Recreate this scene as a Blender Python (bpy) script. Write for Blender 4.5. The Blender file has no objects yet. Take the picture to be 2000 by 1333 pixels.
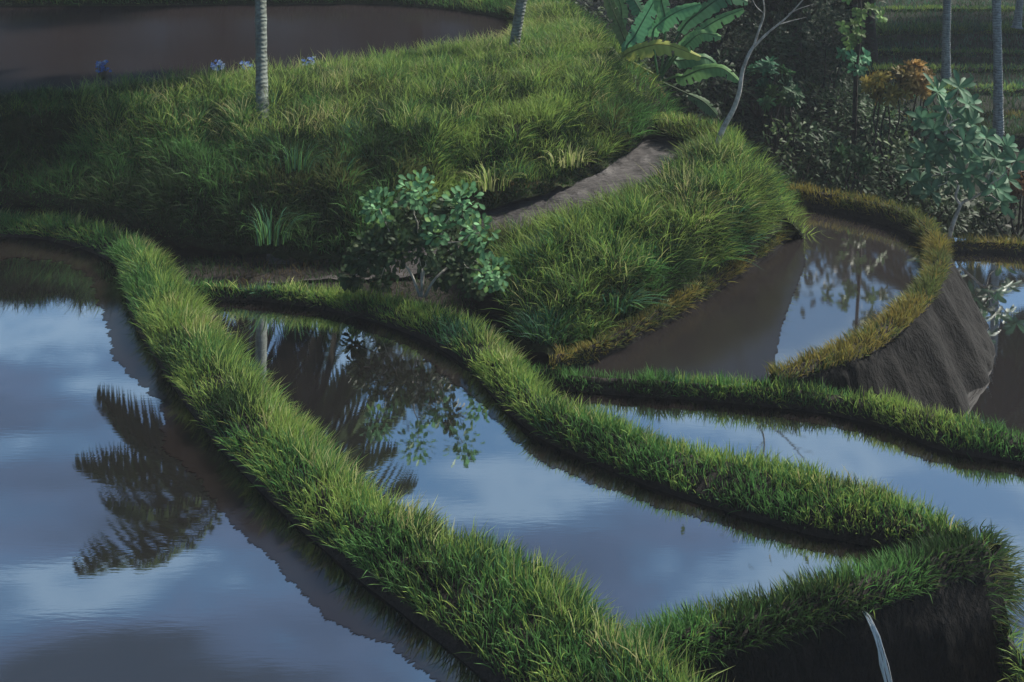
import bpy, math, random
import numpy as np
from mathutils import Vector, Matrix, Euler

random.seed(7)
RNG = np.random.default_rng(11)
R = math.radians
SC = bpy.context.scene
COL = SC.collection

# ------------------------------------------------------------------ camera
F, YH, HC = 2400.0, -400.0, 7.0          # focal length in photo pixels, horizon row, eye height (m)
cam = bpy.data.cameras.new('camera')
cam.sensor_width = 36.0
cam.lens = 36.0 * F / 2000.0
cam.shift_y = -(666.5 - YH) / 2000.0
cam.clip_start, cam.clip_end = 0.1, 3000.0
co = bpy.data.objects.new('camera', cam)
COL.objects.link(co)
co.location = (0, 0, HC)
co.rotation_euler = (R(90), 0, 0)
SC.camera = co

# ------------------------------------------------------------------ light
SUN_EL, SUN_AZ = 40.0, 56.0              # azimuth measured from +Y (view direction) towards +X
W = bpy.data.worlds.new('World')
SC.world = W
W.use_nodes = True
nt = W.node_tree
nt.nodes.clear()


def nn(t, kind, **kw):
    n = t.nodes.new(kind)
    for k, v in kw.items():
        setattr(n, k, v)
    return n


def ramp(t, fac, stops, interp='LINEAR'):
    r = nn(t, 'ShaderNodeValToRGB')
    r.color_ramp.interpolation = interp
    e = r.color_ramp.elements
    while len(e) < len(stops):
        e.new(0.5)
    for el, (p, c) in zip(e, stops):
        el.position = p
        el.color = (c[0], c[1], c[2], 1) if not isinstance(c, (int, float)) else (c, c, c, 1)
    t.links.new(fac, r.inputs[0])
    return r.outputs[0]


def mth(t, op, a, b=None, clamp=False):
    m = nn(t, 'ShaderNodeMath', operation=op, use_clamp=clamp)
    for i, v in enumerate((a, b)):
        if v is None:
            continue
        if isinstance(v, (int, float)):
            m.inputs[i].default_value = v
        else:
            t.links.new(v, m.inputs[i])
    return m.outputs[0]


def mixc(t, fac, a, b, blend='MIX'):
    m = nn(t, 'ShaderNodeMix', data_type='RGBA', blend_type=blend)
    for sock, v in ((m.inputs[0], fac), (m.inputs[6], a), (m.inputs[7], b)):
        if isinstance(v, (int, float)):
            sock.default_value = v
        elif isinstance(v, tuple):
            sock.default_value = (v[0], v[1], v[2], 1)
        else:
            t.links.new(v, sock)
    return m.outputs[2]


sky = nn(nt, 'ShaderNodeTexSky', sky_type='NISHITA', sun_disc=False)
sky.sun_elevation = R(SUN_EL)
sky.sun_rotation = R(SUN_AZ)
sky.air_density, sky.dust_density, sky.ozone_density = 1.0, 1.0, 1.5
geo = nn(nt, 'ShaderNodeTexCoord')
sep = nn(nt, 'ShaderNodeSeparateXYZ')
nt.links.new(geo.outputs['Generated'], sep.inputs[0])
zz = mth(nt, 'ADD', mth(nt, 'MAXIMUM', sep.outputs[2], 0.0), 0.12)
cx = mth(nt, 'DIVIDE', sep.outputs[0], zz)
cy = mth(nt, 'DIVIDE', sep.outputs[1], zz)
comb = nn(nt, 'ShaderNodeCombineXYZ')
nt.links.new(mth(nt, 'MULTIPLY', cx, 0.5), comb.inputs[0])
nt.links.new(cy, comb.inputs[1])
n1 = nn(nt, 'ShaderNodeTexNoise')
n1.inputs['Scale'].default_value = 3.6
n1.inputs['Detail'].default_value = 5.0
n1.inputs['Roughness'].default_value = 0.56
n1.inputs['Distortion'].default_value = 0.35
nt.links.new(comb.outputs[0], n1.inputs['Vector'])
n2 = nn(nt, 'ShaderNodeTexNoise')
n2.inputs['Scale'].default_value = 8.5
n2.inputs['Detail'].default_value = 4.0
nt.links.new(comb.outputs[0], n2.inputs['Vector'])
# the cloud deck thickens overhead and to the left of the view
bias = mth(nt, 'MULTIPLY', mth(nt, 'SUBTRACT', mth(nt, 'SUBTRACT', sep.outputs[2], mth(nt, 'MULTIPLY', sep.outputs[0], 0.25)), 0.49), 0.8)
cov = mth(nt, 'ADD', mth(nt, 'ADD', n1.outputs['Fac'], bias), mth(nt, 'MULTIPLY', mth(nt, 'SUBTRACT', n2.outputs['Fac'], 0.5), 0.35))
cloud = ramp(nt, cov, [(0.46, 0.0), (0.575, 0.9)], 'EASE')
ccol = mixc(nt, ramp(nt, n2.outputs['Fac'], [(0.35, 0.0), (0.7, 1.0)]), (0.85, 1.45, 2.75), (1.9, 3.1, 5.5))
bright = ramp(nt, cov, [(0.35, 0.0), (0.44, 0.85), (0.52, 0.0)], 'EASE')
skyc = mixc(nt, 0.6, sky.outputs[0], (1.4, 4.2, 7.8))
c0 = mixc(nt, bright, skyc, (4.4, 6.6, 9.0))
c1 = mixc(nt, cloud, c0, ccol)
c1 = mixc(nt, ramp(nt, cov, [(0.56, 0.0), (0.72, 1.0)], 'EASE'), c1, (0.42, 0.78, 1.35))
bg = nn(nt, 'ShaderNodeBackground')
bg.inputs['Strength'].default_value = 0.054
nt.links.new(c1, bg.inputs['Color'])
wo = nn(nt, 'ShaderNodeOutputWorld')
nt.links.new(bg.outputs[0], wo.inputs[0])

sl = bpy.data.lights.new('sun', 'SUN')
sl.energy = 5.0
sl.angle = R(4)
sl.color = (1.0, 0.945, 0.83)
so = bpy.data.objects.new('sun', sl)
COL.objects.link(so)
sd = Vector((math.sin(R(SUN_AZ)) * math.cos(R(SUN_EL)), math.cos(R(SUN_AZ)) * math.cos(R(SUN_EL)), math.sin(R(SUN_EL))))
so.rotation_euler = sd.to_track_quat('Z', 'Y').to_euler()

vs = SC.view_settings
vs.view_transform, vs.look, vs.gamma, vs.exposure = 'Standard', 'None', 1.0, 0.6
vs.use_curve_mapping = False
SC.cycles.max_bounces = 6
SC.cycles.transparent_max_bounces = 4


# ------------------------------------------------------------------ helpers
def un(px, py, z):
    """photo pixel -> the point of the level z it shows"""
    d = F * (HC - z) / (py - YH)
    return np.array([(px - 1000.0) * d / F, d, z])


def at(px, py, d):
    """photo pixel + distance -> point"""
    return np.array([(px - 1000.0) * d / F, d, HC - (py - YH) * d / F])


def tag(o, label=None, cat=None, group=None, kind=None):
    if label: o['label'] = label
    if cat: o['category'] = cat
    if group: o['group'] = group
    if kind: o['kind'] = kind
    return o


def link(name, me, mat=None, parent=None):
    o = bpy.data.objects.new(name, me)
    COL.objects.link(o)
    if mat is not None and me is not None:
        me.materials.append(mat)
    if parent is not None:
        o.parent = parent
    return o


def empty(name, loc):
    o = bpy.data.objects.new(name, None)
    COL.objects.link(o)
    o.location = tuple(float(v) for v in loc)
    return o


def mesh_np(name, V, faces_flat, starts, col=None, smooth=True):
    me = bpy.data.meshes.new(name)
    me.vertices.add(len(V))
    me.vertices.foreach_set('co', np.asarray(V, np.float32).ravel())
    me.loops.add(len(faces_flat))
    me.loops.foreach_set('vertex_index', np.asarray(faces_flat, np.int32))
    me.polygons.add(len(starts))
    me.polygons.foreach_set('loop_start', np.asarray(starts, np.int32))
    me.update(calc_edges=True)
    me.validate()
    if smooth:
        me.polygons.foreach_set('use_smooth', np.ones(len(me.polygons), bool))
    if col is not None:
        a = me.color_attributes.new('col', 'FLOAT_COLOR', 'POINT')
        c = np.ones((len(V), 4), np.float32)
        c[:, :3] = col
        a.data.foreach_set('color', c.ravel())
    return me


class MB:
    """collects polygons with a colour per vertex, builds ONE mesh"""
    def __init__(s):
        s.v, s.f, s.c, s.n = [], [], [], 0

    def add(s, V, faces, col=(1, 1, 1)):
        V = np.asarray(V, float)
        s.v.append(V)
        s.f.extend([tuple(i + s.n for i in f) for f in faces])
        c = np.asarray(col, float)
        s.c.append(np.broadcast_to(c, (len(V), 3)) if c.ndim == 1 else c)
        s.n += len(V)

    def tube(s, pts, rad, n=8, col=(1, 1, 1), cap=True):
        pts = np.asarray(pts, float)
        m = len(pts)
        rad = np.broadcast_to(np.asarray(rad, float), (m,))
        T = np.gradient(pts, axis=0)
        T /= np.linalg.norm(T, axis=1)[:, None] + 1e-9
        V = []
        for i in range(m):
            t = T[i]
            a = np.cross(t, (0.31, 0.95, 0.05) if abs(t[1]) < 0.9 else (1, 0, 0))
            a /= np.linalg.norm(a)
            b = np.cross(t, a)
            for k in range(n):
                w = 2 * math.pi * k / n
                V.append(pts[i] + rad[i] * (a * math.cos(w) + b * math.sin(w)))
        fs = [(i * n + k, i * n + (k + 1) % n, (i + 1) * n + (k + 1) % n, (i + 1) * n + k) for i in range(m - 1) for k in range(n)]
        if cap:
            fs.append(tuple(range(n))[::-1])
            fs.append(tuple((m - 1) * n + k for k in range(n)))
        s.add(V, fs, col)

    def build(s, name, mat, parent=None, origin=None):
        V = np.concatenate(s.v)
        if origin is not None:
            V = V - np.asarray(origin)
        flat, st, k = [], [], 0
        for f in s.f:
            st.append(k)
            flat.extend(f)
            k += len(f)
        return link(name, mesh_np(name, V, flat, st, np.concatenate(s.c)), mat, parent)


def vnoise(P, scale, seed=0):
    """value noise 0..1 on points (N,3)"""
    p = np.asarray(P, float) * scale + seed * 17.37
    i = np.floor(p).astype(np.int64)
    f = p - i
    f = f * f * (3 - 2 * f)

    def h(a, b, c):
        n = (a * 374761393 + b * 668265263 + c * 2147483647 + seed * 1013) & 0xffffffff
        n = ((n ^ (n >> 13)) * 1274126177) & 0xffffffff
        n = (n ^ (n >> 16)) & 0xffff
        return n / 65535.0
    r = 0
    for dx in (0, 1):
        for dy in (0, 1):
            for dz in (0, 1):
                w = (f[:, 0] if dx else 1 - f[:, 0]) * (f[:, 1] if dy else 1 - f[:, 1]) * (f[:, 2] if dz else 1 - f[:, 2])
                r = r + w * h(i[:, 0] + dx, i[:, 1] + dy, i[:, 2] + dz)
    return r


def cr(P, m):
    """Catmull-Rom through the first axis of P, m samples"""
    P = np.asarray(P, float)
    n = len(P)
    t = np.linspace(0, n - 1, m)
    i = np.minimum(t.astype(int), n - 2)
    f = (t - i).reshape((-1,) + (1,) * (P.ndim - 1))
    p0, p1, p2, p3 = P[np.maximum(i - 1, 0)], P[i], P[i + 1], P[np.minimum(i + 2, n - 1)]
    return 0.5 * (2 * p1 + (p2 - p0) * f + (2 * p0 - 5 * p1 + 4 * p2 - p3) * f ** 2 + (3 * p1 - p0 - 3 * p2 + p3) * f ** 3)


def lin(P, m):
    P = np.asarray(P, float)
    n = len(P)
    t = np.linspace(0, n - 1, m)
    i = np.minimum(t.astype(int), n - 2)
    f = (t - i).reshape((-1,) + (1,) * (P.ndim - 1))
    return P[i] * (1 - f) + P[i + 1] * f


def grid_from(rows, nu, nv, rough=0.03, smooth_rows=True):
    """rows of world points (equal length) -> fine grid (nv rows, nu columns)"""
    G = np.array(rows, float)
    G = np.swapaxes(cr(np.swapaxes(G, 0, 1), nu), 0, 1)
    G = cr(G, nv) if smooth_rows else lin(G, nv)
    if rough:
        P = G.reshape(-1, 3)
        dz = (vnoise(P, 2.2, 3) - 0.5) * 1.2 + (vnoise(P, 6.0, 5) - 0.5) * 0.6 + (vnoise(P, 15.0, 6) - .5) * .25
        P = P + np.stack([dz * 0.5, -dz * 0.5, dz], 1) * rough * 1.6
        G = P.reshape(G.shape)
    return G


def grid_mesh(name, G, mat, **tg):
    nv, nu = G.shape[:2]
    idx = np.arange(nv * nu).reshape(nv, nu)
    q = np.stack([idx[:-1, :-1], idx[:-1, 1:], idx[1:, 1:], idx[1:, :-1]], -1).reshape(-1, 4)
    o = link(name, mesh_np(name, G.reshape(-1, 3), q.ravel(), np.arange(len(q)) * 4), mat)
    tag(o, **tg)
    return o


# ------------------------------------------------------------------ materials
def new_mat(name):
    m = bpy.data.materials.new(name)
    m.use_nodes = True
    t = m.node_tree
    t.nodes.clear()
    out = nn(t, 'ShaderNodeOutputMaterial')
    return m, t, out


def noise(t, scale, detail=4, rough=.55, vec=None, dist=0):
    n = nn(t, 'ShaderNodeTexNoise')
    n.inputs['Scale'].default_value = scale
    n.inputs['Detail'].default_value = detail
    n.inputs['Roughness'].default_value = rough
    n.inputs['Distortion'].default_value = dist
    if vec is not None:
        t.links.new(vec, n.inputs['Vector'])
    return n.outputs['Fac']


def wpos(t, scale=(1, 1, 1)):
    g = nn(t, 'ShaderNodeNewGeometry')
    mp = nn(t, 'ShaderNodeMapping')
    mp.inputs['Scale'].default_value = scale
    t.links.new(g.outputs['Position'], mp.inputs[0])
    return mp.outputs[0]


def bump(t, h, strength, dist):
    b = nn(t, 'ShaderNodeBump')
    b.inputs['Strength'].default_value = strength
    b.inputs['Distance'].default_value = dist
    t.links.new(h, b.inputs['Height'])
    return b.outputs[0]


def leaf_mat(name, rough=0.5, transl=0.3, spec=0.3, tint=None):
    m, t, out = new_mat(name)
    a = nn(t, 'ShaderNodeAttribute', attribute_name='col')
    c = a.outputs['Color']
    if tint is not None:
        c = mixc(t, 1.0, c, tint, 'MULTIPLY')
    p = nn(t, 'ShaderNodeBsdfPrincipled')
    p.inputs['Roughness'].default_value = rough
    p.inputs['Specular IOR Level'].default_value = spec
    t.links.new(c, p.inputs['Base Color'])
    tr = nn(t, 'ShaderNodeBsdfTranslucent')
    t.links.new(c, tr.inputs['Color'])
    mx = nn(t, 'ShaderNodeMixShader')
    mx.inputs[0].default_value = transl
    t.links.new(p.outputs[0], mx.inputs[1])
    t.links.new(tr.outputs[0], mx.inputs[2])
    t.links.new(mx.outputs[0], out.inputs[0])
    return m


def soil_mat(name, c1, c2, rough=0.9, bs=0.6, scale=3.0, stretch=(1, 1, 1), spec=0.2, bd=0.05):
    m, t, out = new_mat(name)
    v = wpos(t, stretch)
    f = noise(t, scale, 7, .65, v)
    f2 = noise(t, scale * 7, 5, .6, v)
    c = mixc(t, ramp(t, f, [(0.35, 0.0), (0.68, 1.0)]), c1, c2)
    c = mixc(t, ramp(t, f2, [(0.45, 0.0), (0.75, 0.6)]), c, tuple(x * 1.9 for x in c2))
    p = nn(t, 'ShaderNodeBsdfPrincipled')
    p.inputs['Roughness'].default_value = rough
    p.inputs['Specular IOR Level'].default_value = spec
    t.links.new(c, p.inputs['Base Color'])
    h = mth(t, 'ADD', f, mth(t, 'MULTIPLY', f2, 0.5))
    t.links.new(bump(t, h, bs, bd), p.inputs['Normal'])
    t.links.new(p.outputs[0], out.inputs[0])
    return m


def water_mat(name, mud=(0.020, 0.018, 0.018), lo=0.52, hi=0.82, rough=0.02, patch=0.0):
    m, t, out = new_mat(name)
    fr = nn(t, 'ShaderNodeFresnel')
    fr.inputs['IOR'].default_value = 1.33
    mr = nn(t, 'ShaderNodeMapRange')
    mr.inputs['From Min'].default_value = 0.03
    mr.inputs['From Max'].default_value = 0.16
    mr.inputs['To Min'].default_value = lo
    mr.inputs['To Max'].default_value = hi
    t.links.new(fr.outputs[0], mr.inputs['Value'])
    v = wpos(t, (0.9, 5.0, 1))
    nb = bump(t, noise(t, 5.0, 3, .5, v), 0.006, 0.02)
    df = nn(t, 'ShaderNodeBsdfDiffuse')
    v2 = wpos(t, (0.5, 0.9, 1))
    mc = mixc(t, noise(t, 1.2, 5, .6, v2), tuple(x * .7 for x in mud), tuple(x * 1.25 for x in mud))
    t.links.new(mc, df.inputs['Color'])
    gl = nn(t, 'ShaderNodeBsdfGlossy')
    gl.inputs['Roughness'].default_value = rough
    gl.inputs['Color'].default_value = (0.95, 0.97, 1.0, 1)
    t.links.new(nb, gl.inputs['Normal'])
    fac = mr.outputs[0]
    if patch:
        pt = ramp(t, noise(t, 1.0, 6, .6, wpos(t, (0.5, 1.6, 1))), [(0.45, 1.0), (0.6, 1.0 - patch)])
        fac = mth(t, 'MULTIPLY', fac, pt)
    mx = nn(t, 'ShaderNodeMixShader')
    t.links.new(fac, mx.inputs[0])
    t.links.new(df.outputs[0], mx.inputs[1])
    t.links.new(gl.outputs[0], mx.inputs[2])
    t.links.new(mx.outputs[0], out.inputs[0])
    return m


def bark_mat(name, c1, c2, rings=0.0):
    m, t, out = new_mat(name)
    v = wpos(t, (1, 1, 1))
    f = noise(t, 9, 6, .65, v)
    f2 = noise(t, 1.0, 3, .5, wpos(t, (14, 14, 26)))
    c = mixc(t, ramp(t, f, [(0.35, 0), (0.65, 1)]), c1, c2)
    p = nn(t, 'ShaderNodeBsdfPrincipled')
    p.inputs['Roughness'].default_value = 0.85
    h = mth(t, 'ADD', f, f2)
    if rings:
        wv = nn(t, 'ShaderNodeTexWave', wave_type='BANDS', bands_direction='Z')
        wv.inputs['Scale'].default_value = rings
        wv.inputs['Distortion'].default_value = 6.0
        wv.inputs['Detail'].default_value = 2
        t.links.new(v, wv.inputs[0])
        c = mixc(t, ramp(t, wv.outputs[1], [(0.6, 0.0), (1.0, 0.3)]), c, tuple(x * .35 for x in c1))
        h = mth(t, 'SUBTRACT', h, wv.outputs[1])
    t.links.new(c, p.inputs['Base Color'])
    t.links.new(bump(t, h, 0.6, 0.02), p.inputs['Normal'])
    t.links.new(p.outputs[0], out.inputs[0])
    return m


M_GRASS = leaf_mat('grass_blades', 0.6, 0.38, 0.15)
M_LEAF = leaf_mat('leaf', 0.55, 0.3, 0.15)
M_FROND = leaf_mat('palm_leaf', 0.85, 0.12, 0.03)
M_SOIL = soil_mat('dark_wet_soil', (0.012, 0.0105, 0.0095), (0.030, 0.025, 0.023), 0.8, 0.8, 3.0, bd=0.08)
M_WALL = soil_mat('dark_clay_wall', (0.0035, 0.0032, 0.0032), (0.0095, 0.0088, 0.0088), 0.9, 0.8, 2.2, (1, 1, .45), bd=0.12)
M_TURF = soil_mat('turf_soil', (0.014, 0.018, 0.008), (0.03, 0.04, 0.014), 0.95, 0.7, 3.0)
M_MUD = soil_mat('wet_mud', (0.0115, 0.0102, 0.0106), (0.020, 0.0175, 0.018), 0.5, 0.35, 2.0, (.6, 1.4, 1), 0.3, 0.03)
M_PATH = soil_mat('muddy_path', (0.015, 0.013, 0.0135), (0.088, 0.078, 0.081), 0.55, 0.9, 2.6, (.5, 1.6, 1), 0.5, 0.06)
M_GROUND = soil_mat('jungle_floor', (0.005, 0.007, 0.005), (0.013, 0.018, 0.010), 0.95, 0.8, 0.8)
M_FIELD = water_mat('muddy_paddy', (0.017, 0.0135, 0.0145), 0.02, 0.06, 0.15)
M_WATER = water_mat('pond_water')
M_WATER_F = water_mat('lower_pond_water', (0.036, 0.030, 0.030), 0.55, 0.85)
M_WATER_E = water_mat('silty_pond_water', (0.034, 0.028, 0.028), 0.34, 0.52, 0.03)
M_PALMBARK = bark_mat('palm_bark', (0.075, 0.088, 0.075), (0.21, 0.245, 0.22), 4.5)
M_BARK = bark_mat('grey_bark', (0.2, 0.19, 0.17), (0.55, 0.53, 0.49))
M_DARKBARK = bark_mat('dark_bark', (0.015, 0.013, 0.011), (0.04, 0.035, 0.03))
M_PALEPALM = bark_mat('pale_palm_bark', (0.17, 0.19, 0.19), (0.46, 0.50, 0.50), 4.5)
M_STEM = bark_mat('banana_stem', (0.05, 0.06, 0.025), (0.11, 0.12, 0.05))

# ------------------------------------------------------------------ grass
PAL = {
    'deep': (0.036, 0.075, 0.026), 'green': (0.100, 0.230, 0.066), 'lime': (0.255, 0.365, 0.090),
    'teal': (0.060, 0.165, 0.095), 'olive': (0.115, 0.145, 0.048), 'straw': (0.44, 0.45, 0.20),
    'ochre': (0.235, 0.205, 0.055), 'brown': (0.095, 0.072, 0.030),
}


def blades(name, P, N, L, Wd, cols, label, lean=0.5, bend=0.5, wind=(0.0, 0.0), seg=3, cat='grass'):
    """P roots, N normals, L lengths, Wd widths, cols (n,3): every blade in one mesh"""
    n = len(P)
    up = np.array([0, 0, 1.0])
    D = N * lean + up * (1 - lean) + RNG.normal(0, 0.26, (n, 3))
    D[:, 0] += wind[0]
    D[:, 1] += wind[1]
    D /= np.linalg.norm(D, axis=1)[:, None]
    out = N * 1.0
    out[:, 2] = 0
    out = out + RNG.normal(0, 0.45, (n, 3)) * np.array([1, 1, 0])
    out /= np.linalg.norm(out, axis=1)[:, None] + 1e-6
    # the flat of most blades is turned across the view or along it at random
    ang = RNG.uniform(0, math.pi, n)
    S = np.stack([np.cos(ang), np.sin(ang), np.zeros(n)], 1)
    S -= D * (S * D).sum(1)[:, None]
    S /= np.linalg.norm(S, axis=1)[:, None] + 1e-6
    B = RNG.uniform(0.1, 1.0, n) * bend
    ts = np.linspace(0, 1, seg + 1)
    rows = []
    for k, s in enumerate(ts):
        c = P + D * (L * s)[:, None] + (out * (B * L * s * s)[:, None]) + np.array([0, 0, -1.0]) * (0.45 * B * L * s ** 3)[:, None]
        w = Wd * (1 - 0.55 * s) * 0.5
        if k < seg:
            rows += [c - S * w[:, None], c + S * w[:, None]]
        else:
            rows += [c]
    V = np.stack(rows, 1)
    nvb = V.shape[1]
    base = np.arange(n)[:, None] * nvb
    fl = []
    for k in range(seg - 1):
        fl.append(np.array([2 * k, 2 * k + 1, 2 * k + 3, 2 * k + 2]))
    fl.append(np.array([2 * seg - 2, 2 * seg - 1, 2 * seg]))
    pat = np.concatenate(fl)
    flat = (base + pat).ravel()
    st1 = np.array([4 * k for k in range(seg)])
    starts = (np.arange(n)[:, None] * len(pat) + st1).ravel()
    C = np.repeat(cols[:, None, :], nvb, 1)
    o = link(name, mesh_np(name, V.reshape(-1, 3), flat, starts, C.reshape(-1, 3)), M_GRASS)
    tag(o, label, cat, None, 'stuff')
    return o


def grass_on(name, label, G, density, L, Wd, mix, v0=0.0, v1=1.0, seed=1, lean=0.5, bend=0.5, wind=(0, 0), clump=0.5, seg=3, u0=0, u1=1, mask=None, patch=1.0):
    """scatter blades over a grid; mix = list of (palette key, weight) chosen by patch noise + chance"""
    nv, nu = G.shape[:2]
    a, b, c, d = G[:-1, :-1], G[:-1, 1:], G[1:, 1:], G[1:, :-1]
    nrm = np.cross(b - a, d - a) + np.cross(d - c, b - c)
    area = np.linalg.norm(nrm, axis=-1) * 0.5
    r0, r1 = int(v0 * (nv - 1)), max(int(v1 * (nv - 1)), int(v0 * (nv - 1)) + 1)
    q0, q1 = int(u0 * (nu - 1)), int(u1 * (nu - 1))
    A = np.zeros_like(area)
    A[r0:r1, q0:q1] = area[r0:r1, q0:q1]
    tot = A.sum()
    n = int(tot * density)
    ids = RNG.choice(A.size, n, p=(A / tot).ravel())
    i, j = np.divmod(ids, A.shape[1])
    u, v = RNG.random((n, 1)), RNG.random((n, 1))
    P = (a[i, j] * (1 - u) + b[i, j] * u) * (1 - v) + (d[i, j] * (1 - u) + c[i, j] * u) * v
    N = nrm[i, j] / (np.linalg.norm(nrm[i, j], axis=1)[:, None] + 1e-9)
    N[N[:, 2] < 0] *= -1
    cl = vnoise(P, 3.2, seed) * 0.6 + vnoise(P, 8.5, seed + 1) * 0.4
    keep = RNG.random(n) < np.clip((cl - 0.5) * 4 * clump + 0.85, 0.12, 1)
    if mask is not None:
        keep &= mask(P)
    P, N, cl = P[keep], N[keep], cl[keep]
    n = len(P)
    Ls = L * (0.55 + RNG.random(n) * 0.7) * (1 + clump * (cl - 0.5) * 1.6)
    Ws = Wd * (0.7 + RNG.random(n) * 0.6)
    keys = [k for k, _ in mix]
    wts = np.array([w for _, w in mix], float)
    sc = np.stack([wts[q] * (0.06 + RNG.random(n) * .55 + patch * 1.6 * np.maximum(vnoise(P, 1.3, 40 + q + seed) * .65 + vnoise(P, 4.1, 60 + q + seed) * .35 - 0.28, 0)) for q in range(len(keys))], 1)
    ch = sc.argmax(1)
    cols = np.array([PAL[k] for k in keys])[ch]
    cols = cols * (0.75 + RNG.random((n, 1)) * 0.5) * (1 + RNG.normal(0, 0.06, (n, 3)))
    return blades(name, P - N * 0.01, N, Ls, Ws, np.clip(cols, 0.004, 1), label, lean, bend, wind, seg)


# ------------------------------------------------------------------ the lie of the land
ZA = ZB = 0.0
ZD, ZE, ZF, ZG = -0.22, -0.12, -1.0, 1.42


def poly(name, px, z, mat, label, cat='water'):
    P = [un(x, y, z) for x, y in px]
    me = bpy.data.meshes.new(name)
    me.from_pydata([tuple(p) for p in P], [], [tuple(range(len(P)))])
    me.update()
    if me.polygons[0].normal.z < 0:
        me.flip_normals()
    o = link(name, me, mat)
    tag(o, label, cat, None, 'structure')
    return o


def bund(name, foot, crest, zf, zc, far_w, zfar, mat, label, nu=160, nv=30, rough=0.03, sink=0.35):
    """rows: foot below water, foot, flank, shoulder, crest, far foot; zf, zc, zfar single or per station"""
    n = len(foot)
    zf, zc, zfar, far_w = [np.broadcast_to(np.asarray(q, float), (n,)) for q in (zf, zc, zfar, far_w)]
    Fp = np.array([un(x, y, z) for (x, y), z in zip(foot, zf)])
    Cp = np.array([un(x, y, z) for (x, y), z in zip(crest, zc)])
    H = Cp - Fp
    H[:, 2] = 0
    ln = np.linalg.norm(H, axis=1)
    D = H / (ln[:, None] + 1e-9)
    dz = (Cp - Fp)[:, 2]

    def row(f, g):
        r = Fp + H * f
        r[:, 2] = Fp[:, 2] + dz * g
        return r
    under = Fp - D * 0.05
    under[:, 2] -= sink
    ff = Cp + D * far_w[:, None]
    ff[:, 2] = zfar
    mid = Cp + D * far_w[:, None] * 0.5
    mid[:, 2] = Cp[:, 2] * .72 + zfar * .28
    fu = ff + D * 0.05
    fu[:, 2] -= 0.3
    rows = [under, Fp, row(.16, .55), row(.42, .95), row(.75, 1.08), Cp, mid, ff, fu]
    G = grid_from(rows, nu, nv, rough)
    grid_mesh(name, G, mat, label=label, cat='bank', kind='structure')
    return G


# water sheets (drawn a little under their banks)
poly('pond_water', [(-1500, 410), (0, 440), (150, 458), (240, 482), (290, 560), (320, 640), (380, 740), (480, 860), (600, 980), (750, 1100), (900, 1190), (1060, 1320), (1180, 1500), (1250, 4200), (-5000, 4200)], ZA, M_WATER,
     'large flooded paddy at the left edge reflecting a palm crown and dusky sky')
poly('pond_water', [(330, 556), (500, 568), (660, 590), (800, 620), (890, 650), (950, 700), (1000, 760), (1060, 810), (1160, 850), (1310, 910), (1500, 960), (1700, 1010), (1830, 1060), (1800, 1110), (1650, 1155), (1500, 1205), (1400, 1235), (1250, 1262), (1150, 1218), (1000, 1130), (800, 1050), (700, 985), (600, 900), (500, 790), (420, 700), (370, 630)], ZB, M_WATER,
     'middle flooded paddy enclosed by two grassy bunds reflecting palm trunks')
poly('pond_water', [(1030, 742), (1400, 768), (1600, 785), (1760, 815), (1850, 850), (2000, 880), (2500, 985), (3300, 1400), (2600, 2200), (2150, 1560), (2030, 1380), (1985, 1270), (1950, 1130), (1870, 1060), (1700, 1000), (1500, 945), (1300, 905), (1150, 845), (1045, 790)], ZD, M_WATER,
     'pale blue strip of flooded paddy behind the middle bund at right')
poly('pond_water', [(1545, 372), (1700, 400), (1800, 438), (1830, 500), (1770, 590), (1660, 665), (1520, 722), (1440, 760), (1040, 735), (1100, 690), (1300, 585), (1450, 495), (1530, 430), (1520, 400)], ZE, M_WATER_E,
     'wedge shaped muddy paddy framed by yellow bunds')
poly('pond_water', [(1780, 455), (2000, 480), (3000, 560), (3300, 1000), (2000, 1000), (1830, 940), (1560, 940), (1500, 880), (1750, 700)], ZF, M_WATER_F,
     'low flooded paddy at the right edge reflecting a leafy shrub')
poly('field', [(-1500, 8), (0, 8), (500, 6), (830, 10), (985, 36), (1012, 62), (990, 92), (800, 128), (600, 160), (300, 198), (0, 225), (-1500, 330)], ZG, M_FIELD,
     'brown waterlogged upper paddy behind the palm trunks', 'field')

# bund 1: between the left pond and the middle pond
b1f = [(-1400, 450), (-400, 455), (0, 466), (110, 477), (200, 507), (236, 545), (248, 605), (275, 665), (320, 735), (375, 815), (435, 890), (510, 968), (595, 1050), (690, 1130), (790, 1210), (890, 1288), (985, 1370), (1090, 1480), (1180, 1640)]
b1c = [(-1400, 408), (-400, 412), (0, 422), (150, 437), (255, 468), (308, 515), (335, 562), (366, 610), (412, 668), (468, 735), (535, 810), (615, 890), (705, 970), (815, 1030), (935, 1085), (1075, 1155), (1210, 1245), (1380, 1370), (1560, 1560)]
b1c = [(x - 5, y + 9) for x, y in b1c]
n1_ = len(b1f)
zfar1 = [-.2] * 15 + [-.2, -1.2, -2.3, -2.3]
fw1 = [.4] * 15 + [.35, .35, .5, .6]
G1 = bund('bund', b1f, b1c, ZA - .02, [.18] * 5 + [.2] * 4 + [.23] * 6 + [.24] * 4, fw1, zfar1, M_SOIL, 'long curving bund between the left and middle paddies', 260, 34)

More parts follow.
